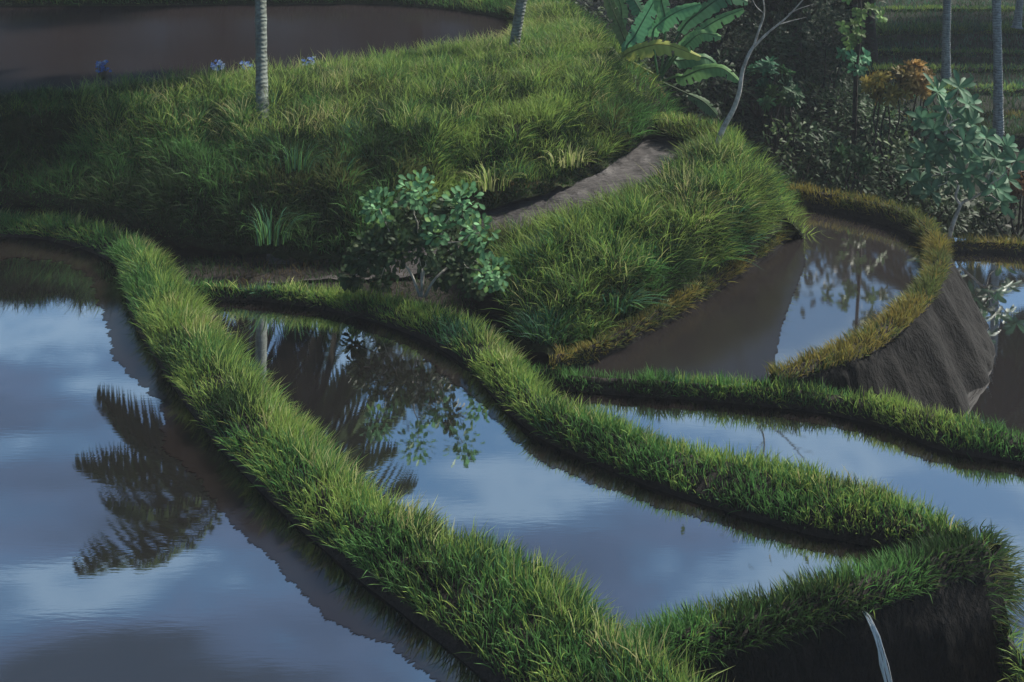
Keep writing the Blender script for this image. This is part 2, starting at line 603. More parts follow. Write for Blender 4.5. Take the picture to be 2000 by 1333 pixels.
# bund 2: round the far side of the middle pond
b2f = [(300, 576), (365, 583), (500, 591), (650, 613), (780, 650), (865, 690), (925, 738), (980, 800), (1050, 858), (1150, 908), (1300, 968), (1500, 1030), (1640, 1062), (1745, 1078), (1790, 1082)]
b2c = [(300, 552), (375, 554), (508, 560), (668, 576), (805, 600), (890, 625), (968, 672), (1015, 726), (1075, 786), (1165, 818), (1315, 872), (1512, 915), (1700, 965), (1830, 1012), (1905, 1062)]
b2c = [(x - 3, y + 7) for x, y in b2c]
G2 = bund('bund', b2f, b2c, ZB - .02, [.15] * 4 + [.17] * 3 + [.2] * 8, [.35] * 13 + [.3, .3], [-.1] * 5 + [-.3] * 7 + [-.6, -.9, -1.2], M_SOIL, 'bund along the far side of the middle paddy', 240, 30)

# bund 3: behind the pale strip of water
b3f = [(1020, 762), (1080, 768), (1250, 780), (1400, 790), (1600, 812), (1740, 845), (1830, 882), (2000, 915), (2300, 985), (3000, 1180)]
b3c = [(1030, 720), (1065, 724), (1250, 737), (1400, 748), (1600, 764), (1745, 790), (1840, 815), (2000, 856), (2300, 920), (3000, 1080)]
b3c = [(x, y + 4) for x, y in b3c]
G3 = bund('bund', b3f, b3c, ZD - .02, [-.06] * 10, .18, [-.3, -.3, -.3, -.3, -1.1, -1.2, -1.2, -1.2, -1.2, -1.2], M_SOIL, 'straight green bund behind the pale blue strip of water', 160, 26)

# bund 4: front of the middle pond, seen from its outer side, over a dark clay drop
b4in = [(1905, 1058), (1840, 1075), (1760, 1100), (1650, 1138), (1500, 1188), (1400, 1212), (1290, 1240), (1225, 1262)]
b4out = [(1948, 1105), (1900, 1125), (1800, 1160), (1660, 1210), (1510, 1255), (1410, 1282), (1290, 1318), (1200, 1350)]
inn = np.array([un(x, y, .17) for x, y in b4in])
out4 = np.array([un(x, y, .12) for x, y in b4out])
dirn = out4 - inn
dirn[:, 2] = 0
dirn /= np.linalg.norm(dirn, axis=1)[:, None]
inw = inn - dirn * .3
inw[:, 2] = -.25
top4 = (inn * .45 + out4 * .55)
top4[:, 2] = .26
G4 = grid_from([inw, inn, top4, out4], 150, 18, .03)
grid_mesh('bund', G4, M_SOIL, label='front bund of the middle paddy above the dark clay drop', cat='bank', kind='structure')
# the drop: from the end of bund 2 round the corner and along bund 4 to the front
lip = np.vstack([[un(1915, 1040, -.3), un(1945, 1066, -.1), un(1960, 1090, .02)], out4[1:], [un(1330, 1400, .1), un(1480, 1560, .1)]])
ctr = np.array([un(1500, 1060, 0)] * len(lip))
od = np.vstack([[[1, .35, 0], [1, 0, 0], [.75, -.6, 0]], dirn[1:], [[.8, -.5, 0], [.9, -.3, 0]]])
od /= np.linalg.norm(od, axis=1)[:, None]
r1 = lip + od * .12 + np.array([0, 0, -.35])
r2 = lip + od * .22 + np.array([0, 0, -1.0])
r3 = lip + od * .55 + np.array([0, 0, -2.4])
GW = grid_from([lip - od * .05 + [0, 0, .05], lip + od * .03 + [0, 0, -.08], r1, r2, r3], 180, 60, .045)
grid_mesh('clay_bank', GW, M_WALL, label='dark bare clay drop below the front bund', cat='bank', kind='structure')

# upper paddy's bank (mound 1): rows run from the paddy's shore down to the foot; columns left to right and round the nose
T1 = [
    # under shore, shore, brow, mid, low, foot   as (px, py, z)
    [(-1500, 340, 1.3), (-1500, 322, 1.5), (-1500, 350, 1.5), (-1500, 380, .95), (-1500, 395, .45), (-1500, 404, .0)],
    [(-400, 245, 1.3), (-400, 228, 1.5), (-400, 255, 1.52), (-400, 310, .95), (-400, 385, .45), (-400, 408, .0)],
    [(0, 218, 1.3), (0, 200, 1.5), (0, 225, 1.54), (0, 290, .98), (0, 375, .50), (0, 412, .0)],
    [(300, 198, 1.3), (300, 182, 1.52), (300, 210, 1.56), (300, 300, 1.05), (310, 410, .5), (320, 470, .0)],
    [(520, 172, 1.3), (520, 157, 1.53), (520, 195, 1.58), (540, 290, 1.2), (560, 410, .58), (560, 508, .05)],
    [(700, 147, 1.3), (700, 134, 1.55), (710, 175, 1.6), (740, 270, 1.32), (740, 390, .7), (740, 498, .15)],
    [(850, 124, 1.3), (850, 112, 1.56), (870, 160, 1.62), (900, 250, 1.38), (920, 342, .85), (935, 422, .44)],
    [(970, 102, 1.3), (970, 92, 1.58), (1000, 150, 1.66), (1030, 235, 1.45), (1050, 318, 1.0), (1060, 386, .62)],
    [(1008, 70, 1.3), (1030, 66, 1.6), (1080, 120, 1.74), (1130, 205, 1.55), (1165, 280, 1.15), (1175, 335, .82)],
    [(1005, 50, 1.3), (1030, 40, 1.6), (1115, 70, 1.80), (1180, 165, 1.62), (1240, 245, 1.22), (1275, 262, .98)],
    [(985, 38, 1.3), (1010, 22, 1.6), (1105, 28, 1.82), (1162, 85, 1.70), (1215, 165, 1.48), (1275, 245, 1.05)],
]
G5 = grid_from(np.swapaxes(np.array([[un(*p) for p in c] for c in T1]), 0, 1), 220, 70, .15)
grid_mesh('hillside', G5, M_TURF, label='grassy bank below the brown upper paddy', cat='hillside', kind='structure')
# far side of the nose, falling into the ravine, and the far bund of the upper paddy
nose_top = np.array([un(1105, 26, 1.82), un(1162, 84, 1.70), un(1215, 164, 1.48), un(1275, 244, 1.05)])
nose_r = nose_top + np.array([[.8, .5, -.5], [.7, .5, -.5], [.7, .6, -.4], [.6, .7, -.3]])
nose_b = nose_top + np.array([[3.0, 1.5, -3.6], [2.6, 1.5, -3.6], [2.2, 1.5, -3.4], [1.8, 1.6, -3.2]])
G6 = grid_from([nose_top + [-.05, -.02, -.03], nose_r, nose_b], 60, 30, .08)
grid_mesh('hillside', G6, M_TURF, label='back of the bank falling into the ravine', cat='hillside', kind='structure')
fb_f = [(-1500, 14), (-300, 14), (200, 14), (500, 11), (720, 10), (840, 17), (920, 27), (985, 38), (1015, 40)]
fb_c = [(-1500, -12), (-300, -12), (200, -10), (500, -12), (720, -14), (850, -14), (950, -8), (1060, -4), (1110, 20)]
G7 = bund('bund', fb_f, fb_c, ZG - .02, [1.7] * 7 + [1.78, 1.82], .8, [.6] * 9, M_TURF, 'far bund of the brown upper paddy', 120, 20, .05)

# path across the foot of the bank
pu = [(520, 512, .03), (640, 500, .06), (760, 478, .16), (930, 420, .42), (1050, 386, .60), (1160, 340, .80), (1240, 286, .92), (1280, 250, 1.02)]
pl = [(520, 548, .0), (640, 540, .02), (780, 532, .08), (965, 463, .38), (1075, 431, .56), (1200, 387, .76), (1310, 327, .91), (1366, 284, 1.0)]
PU, PL = np.array([un(*p) for p in pu]), np.array([un(*p) for p in pl])
pm = (PU + PL) / 2 - [0, 0, .04]
G8 = grid_from([PU + (PU - PL) * .25 + [0, 0, .05], PU, pm, PL, PL - (PU - PL) * .25 + [0, 0, .04]], 140, 26, .035)
grid_mesh('path', G8, M_PATH, label='wet grey mud path climbing between the grassy banks', cat='path', kind='structure')
# a level piece of ground behind bund 2 at the foot of the bank
GL = grid_from([[un(200, 500, -.05), un(450, 505, .0), un(640, 500, .03), un(800, 490, .1)],
                [un(200, 560, -.05), un(450, 560, -.0), un(640, 560, -.0), un(900, 560, .05)],
                [un(300, 580, -.1), un(500, 590, -.1), un(700, 600, -.1), un(960, 660, -.1)]], 60, 20, .02)
grid_mesh('ground', GL, M_SOIL, label='dark strip of ground behind the middle bund', cat='ground', kind='structure')

# berm on the outer side of the path's bend, and mound 2 below the path
GB = grid_from([[un(1268, 262, .98), un(1300, 272, 1.0), un(1345, 284, 1.02), (un(1392, 298, 1.0)), un(1420, 315, 1.0)],
                [un(1268, 250, 1.10), un(1305, 254, 1.14), un(1350, 262, 1.16), un(1400, 276, 1.14), un(1435, 295, 1.1)],
                [un(1272, 244, 1.08), un(1318, 244, 1.12), un(1368, 254, 1.12), un(1418, 268, 1.10), un(1452, 292, 1.0)],
                [un(1272, 244, 1.08) + [.5, .9, -1.2], un(1318, 244, 1.12) + [.6, .9, -1.5], un(1368, 254, 1.12) + [.8, .8, -1.8], un(1418, 268, 1.10) + [1, .7, -2], un(1452, 292, 1.0) + [1.2, .6, -2.2]]], 70, 30, .05)
grid_mesh('hillside', GB, M_TURF, label='low grassy rim outside the bend of the path', cat='hillside', kind='structure')
T2 = [
    [(900, 478, .28), (930, 520, .22), (960, 570, .12), (985, 625, .02), (1000, 668, -.12)],
    [(965, 460, .40), (1000, 500, .46), (1030, 570, .32), (1055, 640, .10), (1070, 705, -.12)],
    [(1075, 432, .56), (1110, 465, .66), (1140, 540, .50), (1150, 615, .22), (1150, 690, -.08)],
    [(1200, 390, .76), (1230, 420, .84), (1260, 490, .68), (1270, 550, .38), (1262, 625, .04)],
    [(1310, 332, .90), (1340, 350, 1.02), (1370, 420, .86), (1385, 480, .50), (1378, 555, .08)],
    [(1365, 292, 1.0), (1405, 310, 1.10), (1445, 370, .94), (1470, 430, .58), (1472, 492, .12)],
    [(1400, 282, 1.0), (1450, 300, 1.06), (1488, 345, .92), (1512, 400, .58), (1548, 432, .14)],
]
G9 = grid_from(np.swapaxes(np.array([[un(*p) for p in c] for c in T2]), 0, 1), 150, 60, .11)
grid_mesh('hillside', G9, M_TURF, label='lower grassy mound between path and muddy paddy', cat='hillside', kind='structure')
e2 = np.array([un(*p) for p in T2[-1]])
GB2 = grid_from([e2 + [-.05, 0, -.03], e2 + np.array([[.5, .4, -.6]] * 5), e2 + np.array([[1.4, 1.2, -2.6], [1.4, 1.2, -2.8], [1.5, 1.2, -2.8], [1.4, 1.3, -2.5], [.9, 1.6, -2.2]])], 40, 24, .05)
grid_mesh('hillside', GB2, M_TURF, label='back of the lower mound falling to the ravine', cat='hillside', kind='structure')

# fringe bund along the mound's foot (left arm round the muddy paddy)
f6f = [(1090, 716), (1150, 706), (1262, 648), (1378, 576), (1472, 510), (1555, 445), (1562, 425)]
f6c = [(1080, 698), (1140, 684), (1255, 622), (1372, 550), (1466, 486), (1546, 424), (1552, 410)]
f6f = [(x + 9, y + 9) for x, y in f6f]
G10 = bund('bund', f6f, f6c, ZE - .02, .10, .2, -.1, M_SOIL, 'narrow left bund of the wedge shaped paddy', 120, 18, .02)
# yellow bund on the right, its clay wall dropping to the low pond
y_in = [(1520, 384), (1600, 398), (1700, 422), (1775, 452), (1805, 495), (1768, 578), (1660, 652), (1560, 704), (1488, 734)]
y_out = [(1530, 372), (1610, 380), (1712, 398), (1800, 428), (1850, 492), (1822, 588), (1715, 682), (1612, 726), (1530, 748)]
zy = [.02, .02, .02, .02, .02, .02, .0, -.03, -.06]
y_in = [(a[0] * .68 + b[0] * .32, a[1] * .68 + b[1] * .32) for a, b in zip(y_in, y_out)]
YI = np.array([un(x, y, z) for (x, y), z in zip(y_in, zy)])
YO = np.array([un(x, y, z + .06) for (x, y), z in zip(y_out, zy)])
dY = YO - YI
dY[:, 2] = 0
dY /= np.linalg.norm(dY, axis=1)[:, None]
dY[5:] = dY[5:] * .4 + np.array([.6, -.25, 0]) * .6
dY /= np.linalg.norm(dY, axis=1)[:, None]
yiu = YI - dY * .1
yiu[:, 2] = -.4
ymid = (YI + YO) / 2
ymid[:, 2] += .09
G11 = grid_from([yiu, YI, ymid, YO], 150, 20, .025)
grid_mesh('bund', G11, M_SOIL, label='curving yellow bund on the right of the wedge shaped paddy', cat='bank', kind='structure')
w0 = YO + [0, 0, .0]
wl = np.array([.3, .32, .42, .5, .62, .66, .5, .2, .1])
w1 = YO + dY * (wl * .35)[:, None] + [0, 0, -.4]
w2 = YO + dY * (wl * .75)[:, None] + [0, 0, -.85]
w3 = YO + dY * (wl * 1.15)[:, None] + [0, 0, -1.4]
G12 = grid_from([w0 - dY * .05 + [0, 0, .02], w0 + dY * .03 + [0, 0, -.06], w1, w2, w3], 200, 60, .045)
fu = np.linspace(0, 1, 200)
fp = np.stack([fu * 14, fu * 0, fu * 0], 1)
fur = (vnoise(fp, 2.2, 4) - .5) * .15 + (vnoise(fp, 6, 5) - .5) * .11
dir12 = cr(dY, 200)
vv = np.linspace(0, 1, 60)
G12 = G12 + dir12[None] * (fur[None, :] * np.clip(vv * 2 - .15, 0, 1)[:, None])[..., None]
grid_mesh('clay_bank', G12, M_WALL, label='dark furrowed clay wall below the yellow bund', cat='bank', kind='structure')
M_WETMUD = water_mat('wet_mud_film', (0.019, 0.0163, 0.0165), 0.04, 0.13, 0.16)
# left part of the wedge: bare wet mud standing just above the water
mudp = [(1560, 425), (1570, 470), (1572, 520), (1555, 560), (1535, 610), (1520, 665), (1508, 745), (1040, 742), (1090, 700), (1150, 690), (1262, 632), (1378, 560), (1472, 494), (1545, 436)]
mp_ = []
for k in range(len(mudp)):
    a_, b_ = np.array(mudp[k], float), np.array(mudp[(k + 1) % len(mudp)], float)
    for s in np.linspace(0, 1, 24)[:-1]:
        p = a_ + (b_ - a_) * s
        if 1 <= k <= 5:
            p = p + [random.uniform(-3, 3), 0]
        mp_.append(tuple(p))
poly('mud', mp_, ZE + .012, M_WETMUD, 'bare wet mud at the left of the wedge shaped paddy', 'mud')

# far bund of the low pond
G13 = bund('bund', [(1815, 492), (1900, 494), (2000, 500), (2300, 520), (3000, 580)], [(1815, 474), (1900, 475), (2000, 479), (2300, 496), (3000, 550)], ZF - .02, -.85, .5, -1.8, M_SOIL, 'olive bund on the far shore of the low paddy', 80, 18, .02)
# bottom right corner: a little bund outside the pale pond
G14 = bund('bund', [(1960, 1262), (2000, 1330), (2100, 1480), (2250, 1700)], [(1972, 1268), (2030, 1320), (2160, 1450), (2320, 1650)], [-.3, -.3, -.3, -.3], [-.1] * 4, .3, -.4, M_SOIL, 'short bund at the lower right corner', 60, 18, .02)

M_BANKREFL = water_mat('painted_bank_reflection', (0.0145, 0.0115, 0.011), 0.03, 0.13, 0.06)  # dull brown surface that stands in for the mirrored bank


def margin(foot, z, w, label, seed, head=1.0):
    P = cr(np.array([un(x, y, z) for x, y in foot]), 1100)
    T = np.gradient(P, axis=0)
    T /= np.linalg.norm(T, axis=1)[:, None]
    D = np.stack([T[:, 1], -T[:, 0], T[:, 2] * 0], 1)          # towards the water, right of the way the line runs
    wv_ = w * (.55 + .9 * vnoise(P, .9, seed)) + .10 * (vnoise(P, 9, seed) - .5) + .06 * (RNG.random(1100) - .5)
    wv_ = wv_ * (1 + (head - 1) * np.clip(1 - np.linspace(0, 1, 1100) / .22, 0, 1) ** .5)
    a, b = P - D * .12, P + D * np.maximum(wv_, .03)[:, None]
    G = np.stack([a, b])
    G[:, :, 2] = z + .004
    grid_mesh('mud', G, M_BANKREFL, label=label, cat='mud', kind='structure')  # brown strip over the water imitating the reflection of the bank


margin(b1f[1:], ZA, .34, 'brown margin standing in for the bank reflection along the left paddy side of the long bund', 3, 2.4)  # far end widened to paint over the green reflection
margin(b2f[1:-1], ZB, .22, 'brown margin standing in for the bank reflection along the far shore of the middle paddy', 4)
margin(b3f[1:-1], ZD, .20, 'brown margin standing in for the bank reflection along the far shore of the pale strip of water', 5)

# base ground reaching the horizon, with the ravine between the mounds and the far terraces
xs = np.concatenate([np.linspace(-400, -30, 20), np.linspace(-28, 40, 100), np.linspace(44, 400, 20)])
ys = np.concatenate([np.linspace(-200, 2, 12), np.linspace(3, 70, 110), np.linspace(74, 900, 30)])
X, Y = np.meshgrid(xs, ys)
PP = np.stack([X.ravel(), Y.ravel(), np.zeros(X.size)], 1)
Z = -2.5 + (vnoise(PP, .25, 8) - .5) * .5 + (vnoise(PP, .9, 9) - .5) * .25
Z += np.clip((Y.ravel() - 60) / 300, 0, 1) * 14 * vnoise(PP, .012, 2)
left = np.clip((3 - X.ravel()) / 3, 0, 1) * np.clip((Y.ravel() - 33) / 2.5, 0, 1)
Z = Z + left * 3.6 * np.clip(1 - (Y.ravel() - 80) / 80, 0, 1)
GG = np.stack([X, Y, Z.reshape(X.shape)], -1)
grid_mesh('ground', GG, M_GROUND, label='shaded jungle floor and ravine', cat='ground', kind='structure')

# terraces across the ravine at upper right
FT = [(262, 33.0), (232, 35.0), (172, 38.5), (138, 41.0), (102, 44.0), (62, 48.0), (20, 53.0)]
for k, (y, d) in enumerate(FT):
    z = HC - (y - YH) * d / F
    d2 = FT[k + 1][1] if k + 1 < len(FT) else 70
    x0, x1 = (1690 - 1000) / F * d + RNG.uniform(-.5, .5), 30
    xs_ = np.linspace(x0, x1, 14)
    wob = np.cumsum(RNG.normal(0, .06, 14))
    rows = [[(x, d - .25 + w, z - .7) for x, w in zip(xs_, wob)], [(x, d + w, z) for x, w in zip(xs_, wob)], [(x, d + .5 + w, z + .02) for x, w in zip(xs_, wob)],
            [(x, d + .7 + w, z - .12) for x, w in zip(xs_, wob)], [(x, d2 + .4, z - .12) for x in xs_]]
    g = grid_from(rows, 60, 17, .03, False)
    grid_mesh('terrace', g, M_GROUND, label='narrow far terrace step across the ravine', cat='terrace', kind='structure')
    mx = [('olive', 1.0), ('ochre', 1.0), ('lime', .5)] if k in (1,) else [('green', 1.0), ('lime', 1.0), ('teal', .8)]
    grass_on('grass', 'sparse dark seedlings on a far terrace across the ravine', g, 70, .22, .03, [('deep', 1.0), ('teal', .8), ('green', .4)], .45, 1, 170 + k, seg=2)
    if k == 0: grass_on('grass', 'rough dark grass on the nearest far terrace', g, 160, .2, .02, [('deep', 1.0), ('green', .6), ('olive', .5)], .4, 1, 190, seg=2)
    if k in (0,): mx = [('deep', 1.0), ('brown', .5)]
    grass_on('grass', 'thin grass edging of a far terrace across the ravine', g, 460 if k != 5 else 600, .18 if k != 5 else .45, .024, mx, .10, .46, 70 + k, seg=2)

# ------------------------------------------------------------------ grass on everything
GM = [('green', 1.05), ('lime', .98), ('deep', .85), ('teal', .62), ('olive', .55), ('straw', .34)]
grass_on('grass', 'bright green grass on the long curving bund between left and middle paddies', G1, 2200, .20, .0115, GM, .20, .80, 2, .42, .5)
grass_on('grass', 'green grass on the bund along the far side of the middle paddy', G2, 2400, .155, .011, GM, .20, .82, 5, .4, .45)
grass_on('grass', 'short upright grass on the straight bund behind the pale strip of water', G3, 2500, .15, .0115, [('green', 1.1), ('lime', .85), ('deep', .8), ('olive', .6), ('teal', .45)], .17, .82, 9, .35, .4)
grass_on('grass', 'dark green grass on the front bund above the clay drop', G4, 2500, .17, .011, [('green', 1.0), ('deep', 1.15), ('lime', .55), ('olive', .75), ('teal', .6)], .25, 1.0, 13, .5, .5)
grass_on('grass', 'dark grass hanging over the lip of the clay drop', GW, 1500, .16, .011, [('deep', 1.2), ('green', .7), ('olive', .8)], .0, .14, 15, .6, .6)
grass_on('grass', 'grass hanging down the outer right side of the clay drop', GW, 900, .2, .011, [('deep', 1.1), ('green', .9), ('olive', .8), ('lime', .4)], .14, .75, 16, .75, .7, u0=.05, u1=.26)
GH = [('green', 1.0), ('lime', .95), ('deep', 1.0), ('olive', .9), ('teal', .6), ('straw', .5), ('brown', .25)]
grass_on('grass', 'tall tangled grass with painted shade on the left half of the bank below the brown paddy', G5, 1300, .35, .0125, [('deep', 1.1), ('brown', .4), ('green', .95), ('lime', .45), ('olive', .75), ('teal', .5)], .28, .97, 21, .35, .7, (.05, 0), .5, u0=0, u1=.52)  # darker mix puts the shaded side of the bank into the colour
grass_on('grass', 'tall tangled grass on the right half of the bank below the brown paddy', G5, 1400, .34, .0125, GH, .22, .90, 22, .35, .7, (.08, 0), .5, u0=.52, u1=1)
grass_on('grass', 'bright short grass along the upper paddy edge and nose of the bank', G5, 1900, .20, .0125, [('lime', 1.25), ('green', 1.0), ('straw', .6), ('olive', .6), ('teal', .45)], .12, .40, 25, .3, .5, (.05, 0))
grass_on('grass', 'pale yellow green grass on the nose of the bank behind the leaning trunk', G5, 800, .30, .014, [('lime', 1.15), ('green', .9), ('straw', .75), ('teal', .4)], .14, .66, 26, .35, .6, (.1, 0), u0=.72, u1=1)
grass_on('grass', 'grass on the back of the bank above the ravine', G6, 420, .32, .016, GH, 0, .6, 27, .4, .6)
grass_on('grass', 'green grass on the far bund of the brown upper paddy', G7, 800, .24, .018, [('green', 1.0), ('lime', .7), ('deep', .8), ('olive', .6)], .2, .85, 29, seg=2)
grass_on('grass', 'yellow green grass on the rim outside the bend of the path', GB, 1700, .2, .014, [('lime', 1.1), ('green', .8), ('straw', .5), ('olive', .7)], .1, .8, 31, .4, .5)
grass_on('grass', 'tall green grass on the lower mound between path and muddy paddy', G9, 1900, .29, .012, [('green', 1.0), ('lime', .85), ('deep', 1.0), ('olive', .95), ('teal', .75), ('straw', .35), ('brown', .2)], .08, .90, 33, .4, .7, (.05, 0), .6)
grass_on('grass', 'grass on the back of the lower mound', GB2, 500, .28, .015, GH, 0, .6, 35, .4, .6)
TIP = [('lime', 1.1), ('straw', .8), ('green', .5)]
grass_on('grass', 'long pale blades along the crest of the long bund', G1, 800, .27, .011, TIP, .5, .82, 102, .3, .45)
grass_on('grass', 'long pale blades along the crest of the bund behind the middle paddy', G2, 850, .21, .011, TIP, .5, .82, 105, .3, .45)
grass_on('grass', 'long pale blades along the brow of the upper bank', G5, 430, .42, .0125, TIP, .14, .6, 106, .3, .6, (.06, 0), u0=.25)
grass_on('grass', 'long pale blades over the lower mound', G9, 470, .38, .0115, TIP, .08, .7, 107, .35, .6, (.06, 0))
grass_on('grass', 'low herbs darkened as the shadow along the foot of the bank above the path', G5, 1500, .09, .014, [('deep', 1.2), ('brown', .6), ('green', .35)], .86, .99, 108, .4, .5, u0=.45)  # dark soil and herbs here imitate the shadow under the bank
OC = [('ochre', 1.1), ('olive', 1.0), ('straw', .5), ('brown', .7), ('deep', .5)]
grass_on('grass', 'ochre fringe of grass at the foot of the lower mound', G10, 2600, .12, .012, OC, .22, .85, 37, .4, .5)
grass_on('grass', 'ochre grass on the curving bund right of the muddy paddy', G11, 2300, .16, .012, [('ochre', 1.15), ('olive', 1.05), ('straw', .45), ('deep', .7), ('green', .5)], .3, 1.0, 39, .4, .5)
grass_on('grass', 'olive grass hanging over the furrowed clay wall', G12, 900, .15, .012, [('olive', 1), ('brown', .9), ('ochre', .5), ('deep', .8)], 0, .13, 41, .5, .6)
grass_on('grass', 'olive grass on the far shore of the low paddy', G13, 1300, .16, .014, OC, .22, .85, 43, seg=2)
grass_on('grass', 'green grass at the lower right corner', G14, 2200, .22, .012, GM, .2, .85, 45, .5, .5)
grass_on('grass', 'low dark plants on the ground behind the middle bund', GL, 420, .12, .012, [('deep', 1), ('brown', .6), ('green', .3)], 0, 1, 47)


# ------------------------------------------------------------------ tufts that stand out
def tuft(px, py, z, n, L, keys, label, spread=.16, wind=0.0):
    base = un(px, py, z)
    root = empty('grass_tuft', base)
    tag(root, label, 'grass tuft', 'tall tufts standing out on the banks')
    mb = MB()
    for k in range(n):
        a = random.uniform(0, 2 * math.pi)
        r = random.random() ** .5
        p0 = np.array([math.cos(a) * r * spread, math.sin(a) * r * spread * .7, -0.02])
        o = np.array([math.cos(a) + wind + random.gauss(0, .25), math.sin(a) * .7 + random.gauss(0, .25), 0])
        l = L * random.uniform(.6, 1.1)
        bnd = random.uniform(.25, .9) * (0.4 + r)
        s = np.array([-o[1], o[0], 0]) / (np.linalg.norm(o) + 1e-6)
        pts, c = [], np.array(PAL[random.choice(keys)]) * random.uniform(.8, 1.35)
        for t in np.linspace(0, 1, 6):
            q = p0 + np.array([0, 0, l * t]) + o * (bnd * l * t * t * .9) - np.array([0, 0, bnd * .55 * l * t ** 3])
            w = .011 * (1 - .75 * t)
            pts += [q - s * w, q + s * w]
        mb.add(pts, [(2 * i, 2 * i + 1, 2 * i + 3, 2 * i + 2) for i in range(5)], c)
    mb.build('blades', M_GRASS, root)


tuft(530, 470, .45, 70, .6, ['teal', 'green', 'deep'], 'blue green arching grass tuft low on the dark bank', .3, .2)
tuft(585, 330, 1.1, 70, .5, ['teal', 'deep', 'green'], 'arching grey green tuft at the foot of the left palm', .3, .4)
tuft(960, 365, .85, 60, .45, ['lime', 'straw', 'olive'], 'pale straw coloured tuft above the mud path', .3)
tuft(1110, 318, 1.05, 50, .35, ['straw', 'lime', 'straw'], 'dry pale tuft beside the top of the mud path', .35)
tuft(1200, 425, .75, 110, .5, ['lime', 'green', 'lime'], 'bright lime tuft arching over the lower edge of the path', .25, .4)
tuft(1205, 600, .25, 90, .36, ['teal', 'teal', 'green'], 'blue green tuft low on the mound near the muddy paddy', .25, .4)


# ------------------------------------------------------------------ palms
def frond(length, droop, az, el, mb, col, dead=False):
    """feather leaf from the origin: curved rachis with leaflets; azimuth az, start elevation el"""
    h = np.array([math.cos(az), math.sin(az), 0])
    pts, e, p = [np.zeros(3)], el, np.zeros(3)
    nseg = 12
    for k in range(nseg):
        p = p + (h * math.cos(e) + np.array([0, 0, math.sin(e)])) * length / nseg
        pts.append(p)
        e = max(e - droop / nseg * (0.6 + k / nseg), -R(88))
    pts = np.array(pts)
    mb.tube(pts, np.linspace(.03, .006, nseg + 1), 5, np.array(col) * 1.3)
    side = np.array([-h[1], h[0], 0])
    nl = 36
    for k in range(nl):
        t = .1 + .9 * (k + .5) / nl
        q = cr(pts, 101)[int(t * 100)]
        tg = cr(pts, 101)[min(int(t * 100) + 1, 100)] - cr(pts, 101)[max(int(t * 100) - 1, 0)]
        tg /= np.linalg.norm(tg) + 1e-9
        ll = length * .29 * math.sin(math.pi * min(.12 + t * .84, 1)) ** .7
        for s in (-1, 1):
            dv = side * s * .75 + tg * .62 + np.array([0, 0, -.35 - .3 * random.random()])
            dv /= np.linalg.norm(dv)
            nrm_ = np.cross(dv, tg)
            w = np.cross(nrm_, dv)
            w = w / (np.linalg.norm(w) + 1e-9) * .042
            m_ = q + dv * ll * .5
            e_ = q + dv * ll + np.array([0, 0, -.22 * ll])
            c = np.array(col) * random.uniform(.75, 1.25)
            mb.add([q - w * .5, q + w * .5, m_ + w, e_, m_ - w], [(0, 1, 2, 4), (4, 2, 3)], c)


def palm(pts, r0, r1, flen, nfr, label, seed, droopers=4, bark=None):
    random.seed(seed)
    base = np.array(pts[0])
    root = empty('coconut_palm', base)
    tag(root, label, 'palm tree', 'coconut palms')
    P = cr(np.array(pts) - base, 40)
    t = np.linspace(0, 1, 40)
    rad = r0 + (r1 - r0) * t + .6 * r0 * np.exp(-t * 22) + .004 * np.sin(t * 260)
    mb = MB()
    mb.tube(P, rad * (1 + .05 * np.sin(np.arange(40) * 2.3)), 14)
    mb.build('trunk', bark or M_PALMBARK, root)
    top = P[-1]
    for k in range(nfr):
        m = MB()
        az = k * 2.39996 + random.uniform(-.2, .2)
        if k < droopers:
            frond(flen * random.uniform(.84, .91), 1.2, az, -.4 - .25 * random.random(), m, (.016, .013, .008))
        else:
            u = (k - droopers) / max(nfr - droopers - 1, 1)
            frond(flen * random.uniform(.85, 1.1), 1.5 - .5 * u, az, -.1 + .9 * u, m, (.035, .062, .018))
        o = m.build('frond', M_FROND, root)
        o.location = tuple(top)
    m = MB()
    for k in range(6):
        a = k * 1.05
        c = top + np.array([math.cos(a) * .16, math.sin(a) * .16, -.22])
        g = np.array([[0, 0, -.13], [.1, 0, 0], [0, .1, 0], [-.1, 0, 0], [0, -.1, 0], [0, 0, .13]]) + c
        m.add(g, [(0, 2, 1), (0, 3, 2), (0, 4, 3), (0, 1, 4), (5, 1, 2), (5, 2, 3), (5, 3, 4), (5, 4, 1)], (.09, .08, .02))
    m.build('coconuts', M_FROND, root)
    return root


# bare stretch in the picture, crowns above it (seen mirrored in the ponds)
b1 = at(514, 288, 20.6)
palm([b1, at(511, 150, 21.4), at(509, 0, 22.1), at(503, -170, 23.2), at(490, -318, 24.4)], .115, .085, 3.6, 36,
     'slender grey coconut palm rooted at the left on the bank below the brown paddy', 3, 7)
b2_ = at(999, 140, 24.9)
palm([b2_, at(1006, 80, 25.0), at(1019, 0, 25.2), at(1032, -70, 25.5), at(1045, -130, 25.8)], .115, .10, .75, 7,
     'right leaning grey palm trunk at the right corner of the brown paddy', 4, 5)
palm([at(1848, 165, 40), at(1848, 80, 40), at(1850, 0, 40), at(1853, -300, 40), at(1860, -520, 40)], .14, .11, 3.2, 18, 'left of the two upright palms behind the broad leaved shrub', 5, 3, M_PALEPALM)
palm([at(1950, 275, 33), at(1949, 130, 33), at(1946, 0, 33), at(1942, -250, 33), at(1936, -470, 33)], .125, .1, 3.0, 18, 'tall ringed palm rising behind the broad leaved shrub, nearer of the far pair', 6, 3, M_PALEPALM)
